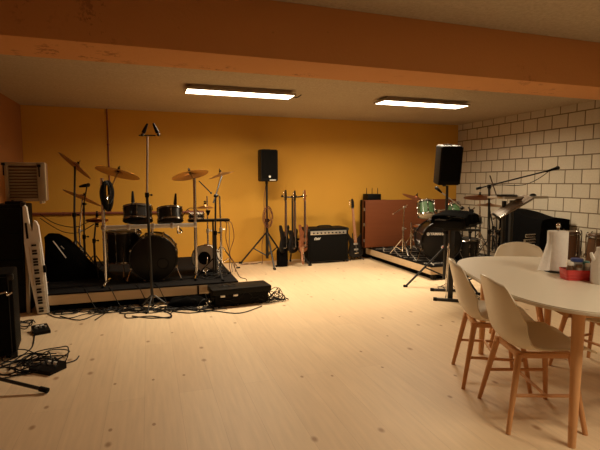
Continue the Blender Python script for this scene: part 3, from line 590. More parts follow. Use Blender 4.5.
def combo(name, label, c, w, d, h, rotz, logo, panel=True, cat='amplifier', knobs=8, group=None):
    t = thing(name, label, cat, c, rotz, group); L = dict(local=True)
    MB().box((0, 0, h / 2 + 0.012), (w, d, h - 0.024), bev=0.018).build('cabinet', 'vinyl', t, **L)
    ph = 0.085 if panel else 0.0
    MB().box((0, -d / 2 - 0.002, (h - ph) / 2 + 0.005), (w - 0.07, 0.012, h - ph - 0.09), bev=0.006).build('grille_cloth', 'grille', t, **L)
    g = MB(); z0, z1, x0 = 0.035, h - ph - 0.025, w / 2 - 0.03
    g.tube([(-x0, -d / 2 - 0.008, z0), (x0, -d / 2 - 0.008, z0), (x0, -d / 2 - 0.008, z1), (-x0, -d / 2 - 0.008, z1)], 0.004, smooth=False, closed=True); g.build('piping', 'darksteel', t, **L)
    if panel:
        pn = MB().box((0, -d / 2 - 0.002, h - 0.075), (w - 0.09, 0.012, 0.062), bev=0.003).build('control_panel', 'silver', t, **L)
        for k in range(knobs):
            x = -w / 2 + 0.10 + k * (w - 0.20) / (knobs - 1); g = MB(); g.cyl((x, -d / 2 - 0.008, h - 0.078), (x, -d / 2 - 0.028, h - 0.078), 0.013, 0.010); g.build('knob', 'plastic', pn, **L)
    g = MB(); g.tube([(-0.12, 0, h - 0.015), (-0.10, 0, h + 0.022), (0.10, 0, h + 0.022), (0.12, 0, h - 0.015)], 0.010, n=4); g.build('handle', 'rubber', t, **L)
    for sx in (-1, 1):
        for z in (0.03, h - 0.03): MB().box((sx * (w / 2 - 0.018), -d / 2 + 0.018, z), (0.045, 0.045, 0.045), bev=0.010).build('corner_guard', 'darksteel', t, **L)
        for sy in (-1, 1): MB().cyl((sx * (w / 2 - 0.06), sy * (d / 2 - 0.05), 0.0), (sx * (w / 2 - 0.06), sy * (d / 2 - 0.05), 0.02), 0.018).build('foot', 'rubber', t, **L)
    if logo:
        lx, lz, s = logo; g = MB(); g.tube([(lx - 1.0 * s, -d / 2 - 0.012, lz - .1 * s), (lx - .55 * s, -d / 2 - 0.012, lz + .35 * s), (lx - .2 * s, -d / 2 - 0.012, lz - .05 * s), (lx + .2 * s, -d / 2 - 0.012, lz + .22 * s), (lx + .55 * s, -d / 2 - 0.012, lz), (lx + 1.0 * s, -d / 2 - 0.012, lz + .3 * s)], 0.004, n=4)
        g.tube([(lx - 1.1 * s, -d / 2 - 0.012, lz - .3 * s), (lx + .7 * s, -d / 2 - 0.012, lz - .2 * s)], 0.0035); g.build('emblem', 'print', t, **L, label='small white script emblem')
    return t
# near-left amplifier leaning slightly back
am = combo('guitar_amplifier', 'black guitar amplifier with small silver handle at the left edge by tangled cables', (-1.262, 4.02, 0), 0.50, 0.34, 0.66, R(8), None, False)
g = MB(); g.tube([(0.16, -0.178, 0.50), (0.17, -0.20, 0.52), (0.205, -0.20, 0.525), (0.215, -0.20, 0.50), (0.24, -0.178, 0.515)], 0.006); g.build('latch', 'chrome', am, local=True)
am2 = thing('speaker_cabinet', 'low black speaker cabinet standing behind the near-left amplifier', 'speaker', (-1.40, 4.50, 0), R(3))
MB().box((0, 0, 0.26), (0.46, 0.34, 0.50), bev=0.02).build('cabinet', 'vinyl', am2, local=True); MB().box((0, -0.172, 0.26), (0.40, 0.01, 0.44), bev=0.004).build('grille_cloth', 'grille', am2, local=True)
for sx in (-1, 1): MB().cyl((sx * .17, 0, 0), (sx * .17, 0, 0.02), 0.02).build('foot', 'rubber', am2, local=True)

# stand whose single leg reaches into view at lower left
st = thing('microphone_stand', 'black stand at lower left whose long foot reaches into view', 'stand', (-1.25, 3.42, 0))
MB().cyl((-1.25, 3.42, 0.10), (-1.25, 3.42, 0.70), 0.012).build('pole', 'darksteel', st)
for e in ((-0.655, 3.165, 0.018), (-1.50, 3.02, 0.018), (-1.60, 3.60, 0.018)):
    e = V(e); g = MB(); g.tube([(-1.25, 3.42, 0.15), e], 0.012, smooth=False); lg = g.build('leg', 'darksteel', st)
    d = (e - V((-1.25, 3.42, 0.15))).normalized(); MB().cyl(e - d * 0.045, e + d * 0.01, 0.017).build('rubber_foot', 'rubber', lg)

# draped black bag leaning on the riser behind the keytar
bc = at(68, 262, 5.95)
bg = thing('gig_bag', 'bulky black soft bag with pale zip leaning behind the white keytar', 'bag', (bc.x, 5.95, DT))
def bagf(u, v):
    x = -1.16 + u * 0.66; pr = [(0, .50), (.08, .545), (.22, .54), (.38, .47), (.52, .36), (.68, .20), (.85, .08), (1, .015)]
    for (a_, z_), (b_, y_) in zip(pr, pr[1:]):
        if a_ <= u <= b_: h = z_ + (y_ - z_) * (u - a_) / (b_ - a_)
    a = v * math.pi; th = 0.15 + 0.03 * math.sin(5 * u)
    return V((x + 0.01 * math.sin(9 * v + 4 * u), 5.95 - math.cos(a) * th * (1 - 0.25 * math.sin(a)), DT + 0.003 + h * math.sin(a) ** 0.55))
g = MB(); g.grid(bagf, 26, 22); g.grid(lambda u, v: V((bagf(u, v).x, bagf(u, v).y, DT + 0.002)), 26, 1); bmesh.ops.remove_doubles(g.bm, verts=g.bm.verts, dist=0.002)
g.build('bag_body', 'cloth', bg)
g = MB(); g.tube([at(53, 241, 5.78), at(57, 246, 5.775), at(66, 258, 5.77)], 0.006, smooth=False); g.build('zip', 'white', bg)
g = MB(); g.tube([at(61, 246, 5.78), at(64, 249, 5.775)], 0.006); g.build('zip_pull', 'greycable', bg)

# ------------------------------------------------------------------ centre: speaker on tripod
def pa_speaker(label, c, rotz, tilt, w=0.275, d=0.30, h=0.50, marks=True):
    """c is the middle of the cabinet's underside"""
    t = thing('loudspeaker', label, 'loudspeaker', c, rotz, 'stage loudspeakers'); L = dict(local=True); Mt = Matrix.Rotation(tilt, 4, 'X')
    pts = [(-w / 2, -d / 2), (w / 2, -d / 2), (w / 2, 0.02), (w * 0.28, d / 2), (-w * 0.28, d / 2), (-w / 2, 0.02)]
    MB().prism(pts, h, Mt, bev=0.012).build('cabinet', 'plastic', t, **L)
    gr_ = MB().box((0, -d / 2 - 0.004, h * 0.53), (w - 0.035, 0.012, h * 0.86), M=Mt, bev=0.008).build('grille', 'grille', t, **L)
    g = MB(); g.box((0, 0, h + 0.006), (0.11, 0.03, 0.012), M=Mt, bev=0.003); g.build('handle', 'rubber', t, **L)
    g = MB(); g.cyl(Mt @ V((0, 0.0, -0.035)), Mt @ V((0, 0, 0.01)), 0.024); g.build('pole_socket', 'darksteel', t, **L)
    if marks:
        g = MB(); g.lathe([(0, 0), (0.018, 0), (0.018, 0.003), (0, 0.003)], M=Mt @ fr((0, -d / 2 - 0.010, 0.075), (0, -1, 0)), seg=20); g.build('round_emblem', 'print', t, **L, label='small round white emblem')
        g = MB(); g.box((0.05, -d / 2 - 0.003, 0.022), (0.10, 0.008, 0.014), M=Mt, bev=0.002); g.build('badge', 'print', t, **L, label='thin white badge strip')
    return t
B1 = V((at(267, 230, 7.12).x, 7.12, 0)); z1 = at(267, 181.5, 7.12).z
s1 = stand('speaker_stand', 'black tripod speaker stand against the yellow wall left of the guitars', 'stand', B1, 0, 'darksteel', 0.018, 0.45, 0.52, R(30), top=V((B1.x, 7.12, z1 - 0.03)))
pa_speaker('black loudspeaker on tripod against the yellow wall left of the guitars', (B1.x, 7.12, z1), R(4), 0)
coil(at(268, 217, 7.07), 0.085, 0.165, 6, 0.02, (0, 1, 0), 'red brown cable coiled on the pole of the centre speaker stand', m='redcable', seed=5)
g = MB(); g.tube([at(266.5, 182, 7.2), at(264, 200, 7.16), at(265, 225, 7.1), at(262, 245, 7.2), V((at(262, 260, 7.2).x, 7.2, 0.008)), V((at(255, 260, 7.2).x, 7.25, 0.008)), V((at(240, 262, 7.2).x, 7.2, 0.008))], 0.005); tag(recentre(g.build('speaker_cable', 'redcable')), 'cable running down the centre speaker stand to the floor by the wall', 'cable')

# guitars on a hanging stand
def guitar(label, loc, M, body, neck='rose', bass=False, group='guitars on the hanging stand', pg=None, outline=0):
    t = thing('bass_guitar' if bass else 'electric_guitar', label, 'guitar', loc, 0, group); L = dict(local=True)
    ols = [[(0, 0), (.10, .005), (.155, .05), (.165, .12), (.13, .20), (.115, .25), (.13, .32), (.165, .39), (.15, .43), (.10, .385), (.045, .34), (-.045, .34), (-.09, .38), (-.13, .45), (-.165, .455), (-.16, .38), (-.125, .30), (-.115, .24), (-.14, .18), (-.165, .10), (-.13, .03), (-.07, .0)],
           [(0, 0), (.11, .01), (.17, .06), (.18, .13), (.13, .21), (.12, .27), (.15, .34), (.13, .38), (.06, .35), (.03, .32), (-.03, .32), (-.07, .37), (-.14, .38), (-.15, .33), (-.12, .26), (-.14, .20), (-.18, .13), (-.17, .06), (-.11, .01)]][outline]
    F = M @ Matrix.Rotation(R(90), 4, 'X')   # outline x,z ; thickness towards -y
    sc = 1.0
    MB().prism([(x * 0.96, z) for x, z in ols], 0.042, F, bev=0.009).build('body', body, t, **L)
    nl = 0.52 if bass else 0.44
    MB().prism([(-.031, .27), (.031, .27), (.022, .38 + nl), (-.022, .38 + nl)], 0.022, M @ Matrix.Translation((0, -0.036, 0)) @ Matrix.Rotation(R(90), 4, 'X'), bev=0.004).build('neck', neck, t, **L)
    z0 = .38 + nl; hs = [(-.022, z0), (.022, z0), (.038, z0 + .04), (.036, z0 + .13), (.020, z0 + .18), (-.012, z0 + .175), (-.022, z0 + .06)]
    hd = MB().prism(hs, 0.016, M @ Matrix.Translation((0, -0.034, 0)) @ Matrix.Rotation(R(90), 4, 'X'), bev=0.003).build('headstock', body if body != 'tanbody' else neck, t, **L)
    n_ = 4 if bass else 6
    for k in range(n_):
        z = z0 + 0.03 + k * 0.12 / (n_ - 1); g = MB(); g.cyl(M @ V((-.015, -.042, z)), M @ V((-.05, -.042, z)), 0.005); g.sph((-.056, -.042, z), 0.010, (1, .5, 1), M=M, seg=8); g.build('tuning_peg', 'chrome', hd, **L)
    if pg: MB().prism([(.10, .06), (.12, .14), (.09, .24), (.09, .33), (-.03, .34), (-.06, .30), (-.02, .16), (.05, .05)], 0.003, M @ Matrix.Translation((0, -0.042, 0)) @ Matrix.Rotation(R(90), 4, 'X')).build('pickguard', pg, t, **L)
    for z in (.15, .25): MB().box((0, -0.049, z), (0.085, 0.014, 0.032), M=M, bev=0.004).build('pickup', 'silver' if bass else 'plastic', t, **L)
    MB().box((0, -0.049, .085), (0.08, 0.016, 0.03), M=M, bev=0.003).build('bridge', 'chrome', t, **L)
    for k in range(n_):
        x = (k - (n_ - 1) / 2) * 0.009; g = MB(); g.cyl(M @ V((x, -.060, .085)), M @ V((x * .8, -.058, z0 + .02)), 0.0009, seg=5); g.build('string', 'steel', t, **L)
    for k in range(3): g = MB(); g.cyl(M @ V((.09 + .012 * k, -.042, .07 + .045 * k)), M @ V((.09 + .012 * k, -.058, .07 + .045 * k)), 0.010); g.build('control_knob', 'plastic', t, **L)
    return t
GX = at(292.5, 230, 7.0).x; GY = 7.0
gs = thing('guitar_stand', 'black upright stand with crossbar holding several hanging guitars', 'stand', (GX, GY, 0))
zt = at(292, 196.5, GY).z
MB().cyl((GX, GY, 0.28), (GX, GY, zt + 0.01), 0.015).build('pole', 'darksteel', gs)
xa, xb = at(281.5, 198, GY).x, at(303.5, 198, GY).x
g = MB(); g.tube([(xa, GY - 0.03, zt + 0.03), (xa + 0.03, GY - 0.02, zt), (GX, GY, zt - 0.012), (xb - 0.03, GY - 0.02, zt), (xb, GY - 0.03, zt + 0.03)], 0.012); g.build('crossbar', 'darksteel', gs)
for x in (xa + 0.02, GX, xb - 0.02):
    for s_ in (-1, 1): g = MB(); g.tube([(x, GY - 0.03, zt + 0.0), (x + s_ * 0.035, GY - 0.05, zt + 0.0), (x + s_ * 0.038, GY - 0.10, zt + 0.015)], 0.008); g.build('hook', 'rubber', gs)
legs3(gs, (GX, GY, 0), 0.36, 0.30, 0.013, 'darksteel', R(200), 0, False)
g = MB(); g.box((GX - 0.01, GY - 0.06, 0.42), (0.24, 0.02, 0.035), bev=0.006); g.build('body_rest', 'rubber', gs)
for x, ang, body, lab, pg, ol_, zb_ in ((283, 48, 'black', 'black electric guitar hanging at the left of the guitar stand', None, 0, .20), (292, 48, 'black', 'black electric guitar hanging at the middle of the guitar stand', 'plastic', 1, .19), (302, 48, 'brownbody', 'brown electric guitar hanging at the right of the guitar stand', None, 0, .20)):
    q = at(x, 230, GY - 0.10); guitar(lab, (q.x, GY - 0.11, zb_ + 0.02), Matrix.Rotation(R(ang), 4, 'Z'), body, 'rose', pg=pg, outline=ol_)
q = at(303.5, 266, 6.86)
guitar('tan brown guitar leaning in front of the guitar stand, body edge towards the floor', (q.x - 0.035, 6.80, 0.03), Matrix.Rotation(R(-4), 4, 'Y') @ Matrix.Rotation(R(-7), 4, 'X') @ Matrix.Rotation(R(64), 4, 'Z') @ Matrix.Scale(0.62, 4), 'tanbody', 'maple', group='guitars on the hanging stand')
g = MB(); g.box((at(283, 255, 6.85).x, 6.90, 0.14), (0.16, 0.14, 0.27), bev=0.03, seg=3)
tr = thing('tool_bag', 'small black bag on the floor left below the hanging guitars', 'bag', (at(283, 255, 6.85).x, 6.90, 0)); g.build('bag_body', 'cloth', tr)
g = MB(); x_ = at(283, 255, 6.85).x; g.tube([(x_ - .05, 6.88, .26), (x_ - .04, 6.88, .32), (x_ + .04, 6.88, .32), (x_ + .05, 6.88, .26)], 0.007); g.build('handle', 'rubber', tr)

# combo amp
ax0, ax1 = at(307.5, 245, 6.95).x, at(348.5, 245, 6.95).x
combo('bass_amplifier', 'black bass amplifier with silver knob panel against the yellow wall', ((ax0 + ax1) / 2, 7.13, 0), ax1 - ax0, 0.36, 0.585, R(1), (-0.20, 0.415, 0.055), knobs=9)
# bass guitar on its own stand
q = at(356.5, 262, 7.0)
g = guitar('black bass guitar with pale neck standing upright between amplifier and brown board', (q.x + 0.02, 7.08, 0.045), Matrix.Rotation(R(-3.5), 4, 'Y') @ Matrix.Rotation(R(-5), 4, 'X') @ Matrix.Diagonal((0.88, 1, 0.94, 1)), 'black', 'tanbody', bass=True, group='', outline=0)
if 'group' in g: del g['group']
fs = thing('guitar_stand', 'small black floor stand under the standing bass guitar', 'stand', (q.x + 0.02, 7.15, 0))
g = MB(); g.tube([(q.x + 0.02, 7.22, 0.45), (q.x + 0.02, 7.20, 0.12)], 0.009, smooth=False); g.build('back_tube', 'darksteel', fs)
for s_ in (-1, 1):
    g = MB(); g.tube([(q.x + 0.02, 7.20, 0.12), (q.x + 0.02 + s_ * 0.13, 7.02, 0.01)], 0.009, smooth=False); g.build('leg', 'darksteel', fs)
    g = MB(); g.tube([(q.x + 0.02, 7.20, 0.10), (q.x + 0.02 + s_ * 0.06, 7.14, 0.03), (q.x + 0.02 + s_ * 0.06, 7.00, 0.03), (q.x + 0.02 + s_ * 0.06, 6.99, 0.07)], 0.008); g.build('cradle_arm', 'rubber', fs)
g = MB(); g.tube([(q.x + 0.02, 7.20, 0.12), (q.x + 0.02, 7.38, 0.01)], 0.009, smooth=False); g.build('leg', 'darksteel', fs)

# brown board and wireless receiver
bx0, bx1 = 3.455, 5.30
bp = thing('partition_board', 'large red brown wooden board standing behind the green drum kit', 'board', ((bx0 + bx1) / 2, 6.95, RZ))
MB().box(((bx0 + bx1) / 2, 6.965, 0.632), (bx1 - bx0, 0.03, 0.81), bev=0.003).build('panel', 'reddish', bp)
for x in (bx0 + 0.012,): MB().box((x, 6.985, 0.632), (0.024, 0.07, 0.80), bev=0.003).build('edge_batten', 'reddish', bp)
for z in (0.35, 0.62, 0.88): MB().box((bx0 + 0.002, 6.95, z), (0.012, 0.03, 0.05), bev=0.002).build('hinge', 'steel', bp)
for x in (3.9, 4.5, 4.95): MB().box((x, 7.04, 0.25), (0.05, 0.16, 0.09), bev=0.004).build('foot', 'reddish', bp)
cs = thing('equipment_case', 'black equipment case standing behind the brown board', 'case', (3.95, 7.31, 0))
MB().box((3.87, 7.33, 0.51), (0.50, 0.24, 1.02), bev=0.01).build('case_body', 'vinyl', cs)
MB().box((3.87, 7.205, 0.7), (0.12, 0.012, 0.03), bev=0.003).build('handle', 'chrome', cs)
wr = thing('wireless_receiver', 'black wireless receiver with three upright antennas above the brown board', 'receiver', (3.74, 7.32, 1.022))
xa, xb = at(366, 195, 7.3).x, at(379, 195, 7.3).x; z0 = 1.022
MB().box(((xa + xb) / 2, 7.32, z0 + 0.055), (xb - xa, 0.20, 0.108), bev=0.006).build('case', 'plastic', wr)
for x in (365.5, 371, 376.5):
    X_ = at(x, 195, 7.3).x; g = MB(); g.cyl((X_, 7.26, z0 + 0.10), (X_, 7.26, at(x, 188, 7.26).z), 0.007, 0.005); g.build('antenna', 'rubber', wr)

# ------------------------------------------------------------------ right kit
yk = 0.20
kc = (3.97, 5.60, RZ + 0.290)
kR, fR, axR, sdR = kick('black bass drum with white lettering on its front head, right kit', kc, 0.34, 0.280, 0.40, RZ)
Mh = Matrix.Translation(fR - axR * 0.0075 + V((0, 0, 0.112))) @ Matrix(((sdR.x, 0, -axR.x, 0), (sdR.y, 0, -axR.y, 0), (0, 1, 0, 0), (0, 0, 0, 1)))
g = MB(); text_mesh(g, 'YAMAHA', 0.050, Mh @ Matrix.Translation((-0.060, 0, 0.001)), bold=0.0014); g.build('lettering', 'print', kR, label='white lettering across the head')
g = MB(); Me = Mh @ Matrix.Translation((-0.192, 0, 0)); g.lathe([(0.022, 0), (0.016, 0), (0.016, 0.002), (0.022, 0.002)], M=Me, seg=24, close=True)
for k in range(3): g.box((0.010, 0, 0.001), (0.020, 0.007, 0.002), M=Me @ Matrix.Rotation(R(90 + 120 * k), 4, 'Z'))
g.build('round_emblem', 'print', kR, label='round white emblem')
g = MB(); Ms = Mh @ Matrix.Translation((0.045, -0.19, 0)) @ Matrix.Diagonal((1.5, 0.9, 1, 1)); g.lathe([(0, 0), (0.034, 0), (0.034, 0.002), (0, 0.002)], M=Ms, seg=24); g.mi = 1; g.lathe([(0, 0.002), (0.014, 0.002), (0.014, 0.003), (0, 0.003)], M=Ms @ Matrix.Translation((-.012, .004, 0)), seg=16)
g.build('oval_sticker', ['print', 'redplastic'], kR, label='pale oval sticker with red mark')
mt_ = V((kc[0], kc[1] + 0.02, kc[2] + 0.283)); g = MB(); g.cyl(mt_ - V((0, 0, 0.02)), mt_ + V((0, 0, 0.16)), 0.014); g.tube([mt_ + V((0, 0, 0.14)), mt_ + V((-0.13, 0, 0.19))], 0.010, smooth=False); g.tube([mt_ + V((0, 0, 0.14)), mt_ + V((0.17, 0.02, 0.16))], 0.010, smooth=False); g.box(mt_ + V((0, 0, 0.14)), (0.05, 0.05, 0.05), bev=0.012); g.build('tom_mount', 'chrome', kR)
q = at(426, 209, 5.66); drum('rack_tom', 'green tom drum with chrome hoops above the lettered bass drum, left of the two', q, (0.16, 0.42, 1), 0.112, 0.205, 'green', 'skin', 'skin', 6, 'green tom drums', hoopw=0.012)
q = at(454, 209, 5.72); drum('rack_tom', 'small green tom drum beside the loudspeaker pole, right of the two', q, (-0.10, 0.42, 1), 0.098, 0.15, 'green', 'skin', 'skin', 6, 'green tom drums', hoopw=0.012)
q = at(424, 228, 5.98); drum('floor_tom', 'black drum with wooden hoop low behind the left green tom', (q.x, 5.98, q.z - 0.06), (0, 0, 1), 0.15, 0.20, 'black', 'skin', lugs=6, hoop='brownbody', floor_legs=RZ)
onr = lambda px, py, Y: on(px, py, Y, RZ + 0.0005)
# cymbals right
c5 = at(416, 197.5, 5.9); s = onr(433, 230, 6.1)
stand('cymbal_stand', 'chrome cymbal stand behind the green toms at left of the right kit', 'stand', s, 0, 'chrome', 0.010, 0.22, 0.30, 0.9, top=at(431, 210, 6.1), boom=(at(431, 210, 6.1), c5 - V((0, 0, .02))))
cymbal(c5, rv(c5, .33, .93, .12), 0.205, 'dark red bronze cymbal tilted over the left green tom against the brown board', 'darkbronze')
c6 = at(480, 196.5, 5.9); s = onr(480, 230, 5.9)
stand('cymbal_stand', 'chrome cymbal stand under the wide dark cymbal before the block wall', 'stand', s, 0, 'chrome', 0.010, 0.24, 0.32, 0.2, top=c6 - V((0, 0, .02)))
cymbal(c6, rv(c6, -.02, .98, .16), 0.245, 'wide dark bronze cymbal before the block wall, upper one of the right kit', 'darkbronze')
c7 = at(489, 204.5, 5.75); s = onr(493, 232, 5.75)
stand('cymbal_stand', 'dark cymbal stand under the flat low cymbal of the right kit', 'stand', s, 0, 'darksteel', 0.010, 0.22, 0.30, 0.6, top=c7 - V((0, 0, .02)))
cymbal(c7, rv(c7, .02, .99, .04), 0.215, 'flat bronze cymbal below the wide dark one beside the boom stand', 'bronze')
# thin chrome stands left of kit
for x, xt, yt, Y_, lab in ((403, 404, 207, 6.15, 'bare chrome stand with slanting silver arm before the brown board'), (411, 411, 222, 6.35, 'shorter chrome stand right of the one with slanting silver arm')):
    s = onr(x, 235, Y_); tp = at(xt, yt, Y_)
    stand('cymbal_stand', lab, 'stand', s, 0, 'chrome', 0.009, 0.20, 0.24, 0.4 if x < 405 else 1.1, top=tp, boom=(tp, at(393, 214, 6.0)) if x < 405 else None)
# microphones, clutter on the right kit
s = onr(470, 235, 5.5); tp = at(462, 208, 5.5)
ms2 = stand('microphone_stand', 'black and silver microphone stand reaching left over the small green tom', 'stand', s, 0, 'darksteel', 0.013, 0.22, 0.22, 0.5, top=tp, boom=(tp, at(437, 189, 5.45)), boomm='steel')
microphone(at(436.5, 188, 5.45), at(441, 192, 5.45) - at(436.5, 188, 5.45), 'small dark microphone at the tip of silver arm beside the right loudspeaker', 0.11, hr=0.026)
for x, y, Y_, sx, sy, lab in ((463, 214, 5.8, 7, 9, 'silver and black clamp hardware behind the keyboard cover, nearest the small green tom'), (471, 211, 5.9, 6, 7, 'silver clamp hardware left of the boom stand, under the wide dark cymbal'), (476, 218, 5.7, 6, 7, 'low silver clamp hardware just left of the boom stand pole'), (497, 216, 5.6, 6, 7, 'silver clamp hardware between boom stand and two-tier stand'), (497, 232, 5.3, 6, 7, 'low clamp hardware right of the boom stand near the far chair')):
    q = at(x, y, Y_); t = thing('drum_clamp', lab, 'clamp', tuple(q)); g = MB()
    g.cyl(q - V((0.07, 0, 0.05)), q + V((0.07, 0, 0.05)), 0.010); g.build('arm', 'chrome', t)
    g = MB(); g.cyl(q - V((-0.05, 0, 0.07)), q + V((-0.05, 0, 0.06)), 0.010); g.build('arm', 'darksteel', t)
    g = MB(); g.box(q, (0.05, 0.05, 0.06), bev=0.012); g.cyl(q - V((0, .05, 0)), q + V((0, .03, 0)), 0.018); g.build('clamp_body', 'plastic', t)
    g = MB(); g.cyl(q - V((0, 0, 0.03)), V((q.x, Y_, (RZ if q.x < 5.0 and Y_ > 5.3 else 0) + 0.002)), 0.010); g.lathe([(0, 0), (.09, 0), (.09, .01), (0, .02)], c=(q.x, Y_, (RZ if q.x < 5.0 and Y_ > 5.3 else 0) + 0.001)); g.build('column', 'darksteel', t)
q = at(466, 247, 5.50); drum('floor_tom', 'black floor tom drum half hidden behind the keyboard and white chair', (q.x, 5.50, q.z - 0.02), (0, 0, 1), 0.17, 0.28, 'black', 'blackskin', lugs=8, hoop='dimchrome', hoopw=0.012, floor_legs=RZ)
st_ = thing('drum_stool', 'round black drum stool among the stands of the right kit', 'stool', (4.72, 6.2, RZ))
MB().lathe([(0, .50), (.15, .50), (.165, .48), (.165, .44), (.15, .42), (0, .42)], c=(4.72, 6.2, RZ), seg=30).build('seat', 'vinyl', st_)
MB().cyl((4.72, 6.2, RZ + .12), (4.72, 6.2, RZ + .43), 0.016).build('column', 'chrome', st_); legs3(st_, (4.72, 6.2, RZ + 0.0005), 0.24, 0.22, 0.010, 'chrome', 0.2, 0, False)

# ---- right loudspeaker on tripod in front of riser
SX, SY = at(445, 260, 4.88).x, 4.88
zt = at(446, 184, SY).z
stand('speaker_stand', 'black tripod speaker stand before the right riser behind the keyboard', 'stand', (SX, SY, 0), 0, 'darksteel', 0.017, 0.50, 0.50, math.atan2(5.03 - SY, 3.06 - SX), top=V((SX, SY, zt - 0.02)))
pa_speaker('black loudspeaker tilted forward on tripod before the block wall', (SX - 0.03, SY + 0.02, zt + 0.008), R(-14), R(9), h=0.475, marks=False)

# ---- keyboard on stand, seen from its end
KX, KY, KA = 3.40, 4.47, R(-26)
kd = V((math.sin(-KA) * 1.0, math.cos(KA), 0)); kw = V((kd.y, -kd.x, 0))
ks = thing('keyboard_stand', 'black keyboard stand with two long floor bars beside the white chairs', 'stand', (KX, KY, 0))
for i, (a, b, col) in enumerate(((fl(435, 300.5), fl(475, 303.5), fl(450, 300)), (fl(432, 291), fl(470, 292.5), fl(449, 291)))):
    a.z = b.z = 0.018; g = MB(); g.cyl(a, b, 0.017); ft_ = g.build('foot_bar', 'darksteel', ks)
    MB().cyl(a - (b - a).normalized() * 0.02, a + (b - a).normalized() * 0.02, 0.021).build('end_cap', 'rubber', ft_); MB().cyl(b - (b - a).normalized() * 0.02, b + (b - a).normalized() * 0.02, 0.021).build('end_cap', 'rubber', ft_)
    c_ = V((col.x, col.y, 0)); MB().box((c_.x, c_.y, 0.41), (0.055, 0.045, 0.79), rot=(0, 0, -30), bev=0.006).build('column', 'darksteel', ks)
    d_ = (b - a).normalized(); m_ = c_ + d_ * 0.10; g = MB(); g.box((m_.x, m_.y, 0.810), (0.40, 0.04, 0.025), rot=(0, 0, math.degrees(math.atan2(d_.y, d_.x))), bev=0.004); g.build('support_arm', 'darksteel', ks)
    MB().cyl(c_ + d_ * -0.06 + V((0, -0.02, 0.02)), c_ + V((-0.05, -0.03, 0.60)), 0.005).build('brace', 'chrome', ks, label='thin chrome brace')
kbt = thing('keyboard', 'long black keyboard seen from its end on the stand beside the white chairs', 'keyboard', (3.45, 4.48, 0.826), R(-52))
MB().box((0, 0.05, 0.045), (0.34, 0.86, 0.085), bev=0.012).build('body', 'plastic', kbt, local=True)
g = MB(); g.box((-0.11, 0.05, 0.091), (0.12, 0.78, 0.012), bev=0.002); g.build('white_keys', 'keys', kbt, local=True)
g = MB()
for k in range(27):
    if k % 7 not in (2, 6): g.box((-0.085, -0.31 + k * 0.027, 0.101), (0.07, 0.013, 0.014), bev=0.001)
o = g.build('black_keys', 'black', kbt, local=True); o['kind'] = 'stuff'
def coverf(u, v):
    a = u * math.pi; x = -math.cos(a) * 0.20; y = -0.42 + v * 0.62; h = 0.115 + 0.075 * math.sin(a) ** 0.8 * (0.4 + 0.6 * math.sin(v * math.pi) ** .6)
    dr = 0.0 if 0.10 < u < 0.90 else -0.07
    return V((x + 0.006 * math.sin(20 * v), y, h + dr + 0.006 * math.sin(13 * v + 4 * u)))
cv = thing('keyboard_cover', 'black cloth cover lying in a hump over the keyboard', 'cover', (3.45, 4.48, 0.924), R(-52))
g = MB(); g.grid(lambda u, v: coverf(u, v) - V((0, 0, 0.098)), 22, 20); o = g.build('cloth', 'cloth', cv, local=True); md = o.modifiers.new('thickness', 'SOLIDIFY'); md.thickness = 0.006
bpy.context.view_layer.update()

# ---- boom microphone stand
q = at(489, 240, 4.75); tp = at(489, 186.5, 4.75)
bs = stand('microphone_stand', 'tall black boom stand with long arm reaching right before the block wall', 'stand', (q.x, 4.75, 0), 0, 'darksteel', 0.013, 0.33, 0.16, 0.4, top=tp)
e0, e1 = at(476.5, 188.8, 4.80), at(551, 170, 4.60)
MB().cyl(e0, e1, 0.009).build('boom_arm', 'darksteel', bs); MB().cyl(e0, e0 + (e1 - e0).normalized() * 0.06, 0.017).build('counterweight', 'rubber', bs)
g = MB(); g.box(tp, (0.035, 0.035, 0.05), bev=0.008); g.build('boom_clamp', 'plastic', bs)
m0 = at(557.5, 168, 4.58); microphone(m0, e1 - m0, 'black vocal microphone at the far tip of the long boom arm', 0.17, hr=0.027)
g = MB(); g.tube([m0 + (e1 - m0) * 1.1, at(538, 179, 4.62), at(525, 184.5, 4.66), at(512, 185.5, 4.70), at(500, 185, 4.73), at(490, 189, 4.73), at(488, 215, 4.72), at(487.5, 240, 4.72)], 0.0045); tag(recentre(g.build('microphone_cable', 'cable')), 'thin cable sagging beneath the long boom arm', 'cable')

# ---- two-tier keyboard stand with laptop
TX, TY = 4.30, 4.55
ts = thing('keyboard_stand', 'black two-tier column stand carrying laptop and slanted keyboard before the block wall', 'stand', (TX, TY, 0))
qa, qb = at(503.5, 220, TY), at(511, 220, TY + 0.12)
for q in (qa, qb): MB().box((q.x, q.y, 0.56), (0.04, 0.04, 1.10), bev=0.004).build('column', 'darksteel', ts)
for q in (qa, qb): MB().box((q.x + 0.04, q.y - 0.02, 0.02), (0.10, 0.50, 0.035), bev=0.008).build('foot_bar', 'darksteel', ts)
l0, l1 = at(498, 196.5, TY), at(541, 196, TY)
sh = MB(); sh.box(((l0.x + l1.x) / 2, TY + 0.04, l0.z - 0.014), (l1.x - l0.x, 0.30, 0.030), bev=0.005); sh.build('top_shelf', 'silver', ts)
zsh = l0.z + 0.002
lx = at(499.5, 190, TY); ltop = at(491, 171, TY)
lp = thing('laptop', 'open dark laptop with thin lid seen edge-on on the stand before the block wall', 'laptop', (lx.x, TY + 0.05, zsh), R(-41.6))
MB().box((0.12, 0.03, 0.010), (0.23, 0.30, 0.018), bev=0.004).build('base', 'darksteel', lp, local=True)
MB().box((0.13, 0.03, 0.0195), (0.15, 0.26, 0.003)).build('keypad', 'plastic', lp, local=True)
g = MB(); g.box((0, 0.03, 0.128), (0.012, 0.30, 0.256), M=Matrix.Translation((0.0, 0, 0.014)) @ Matrix.Rotation(R(-19), 4, 'Y'), bev=0.003); g.build('lid', 'rose', lp, local=True)
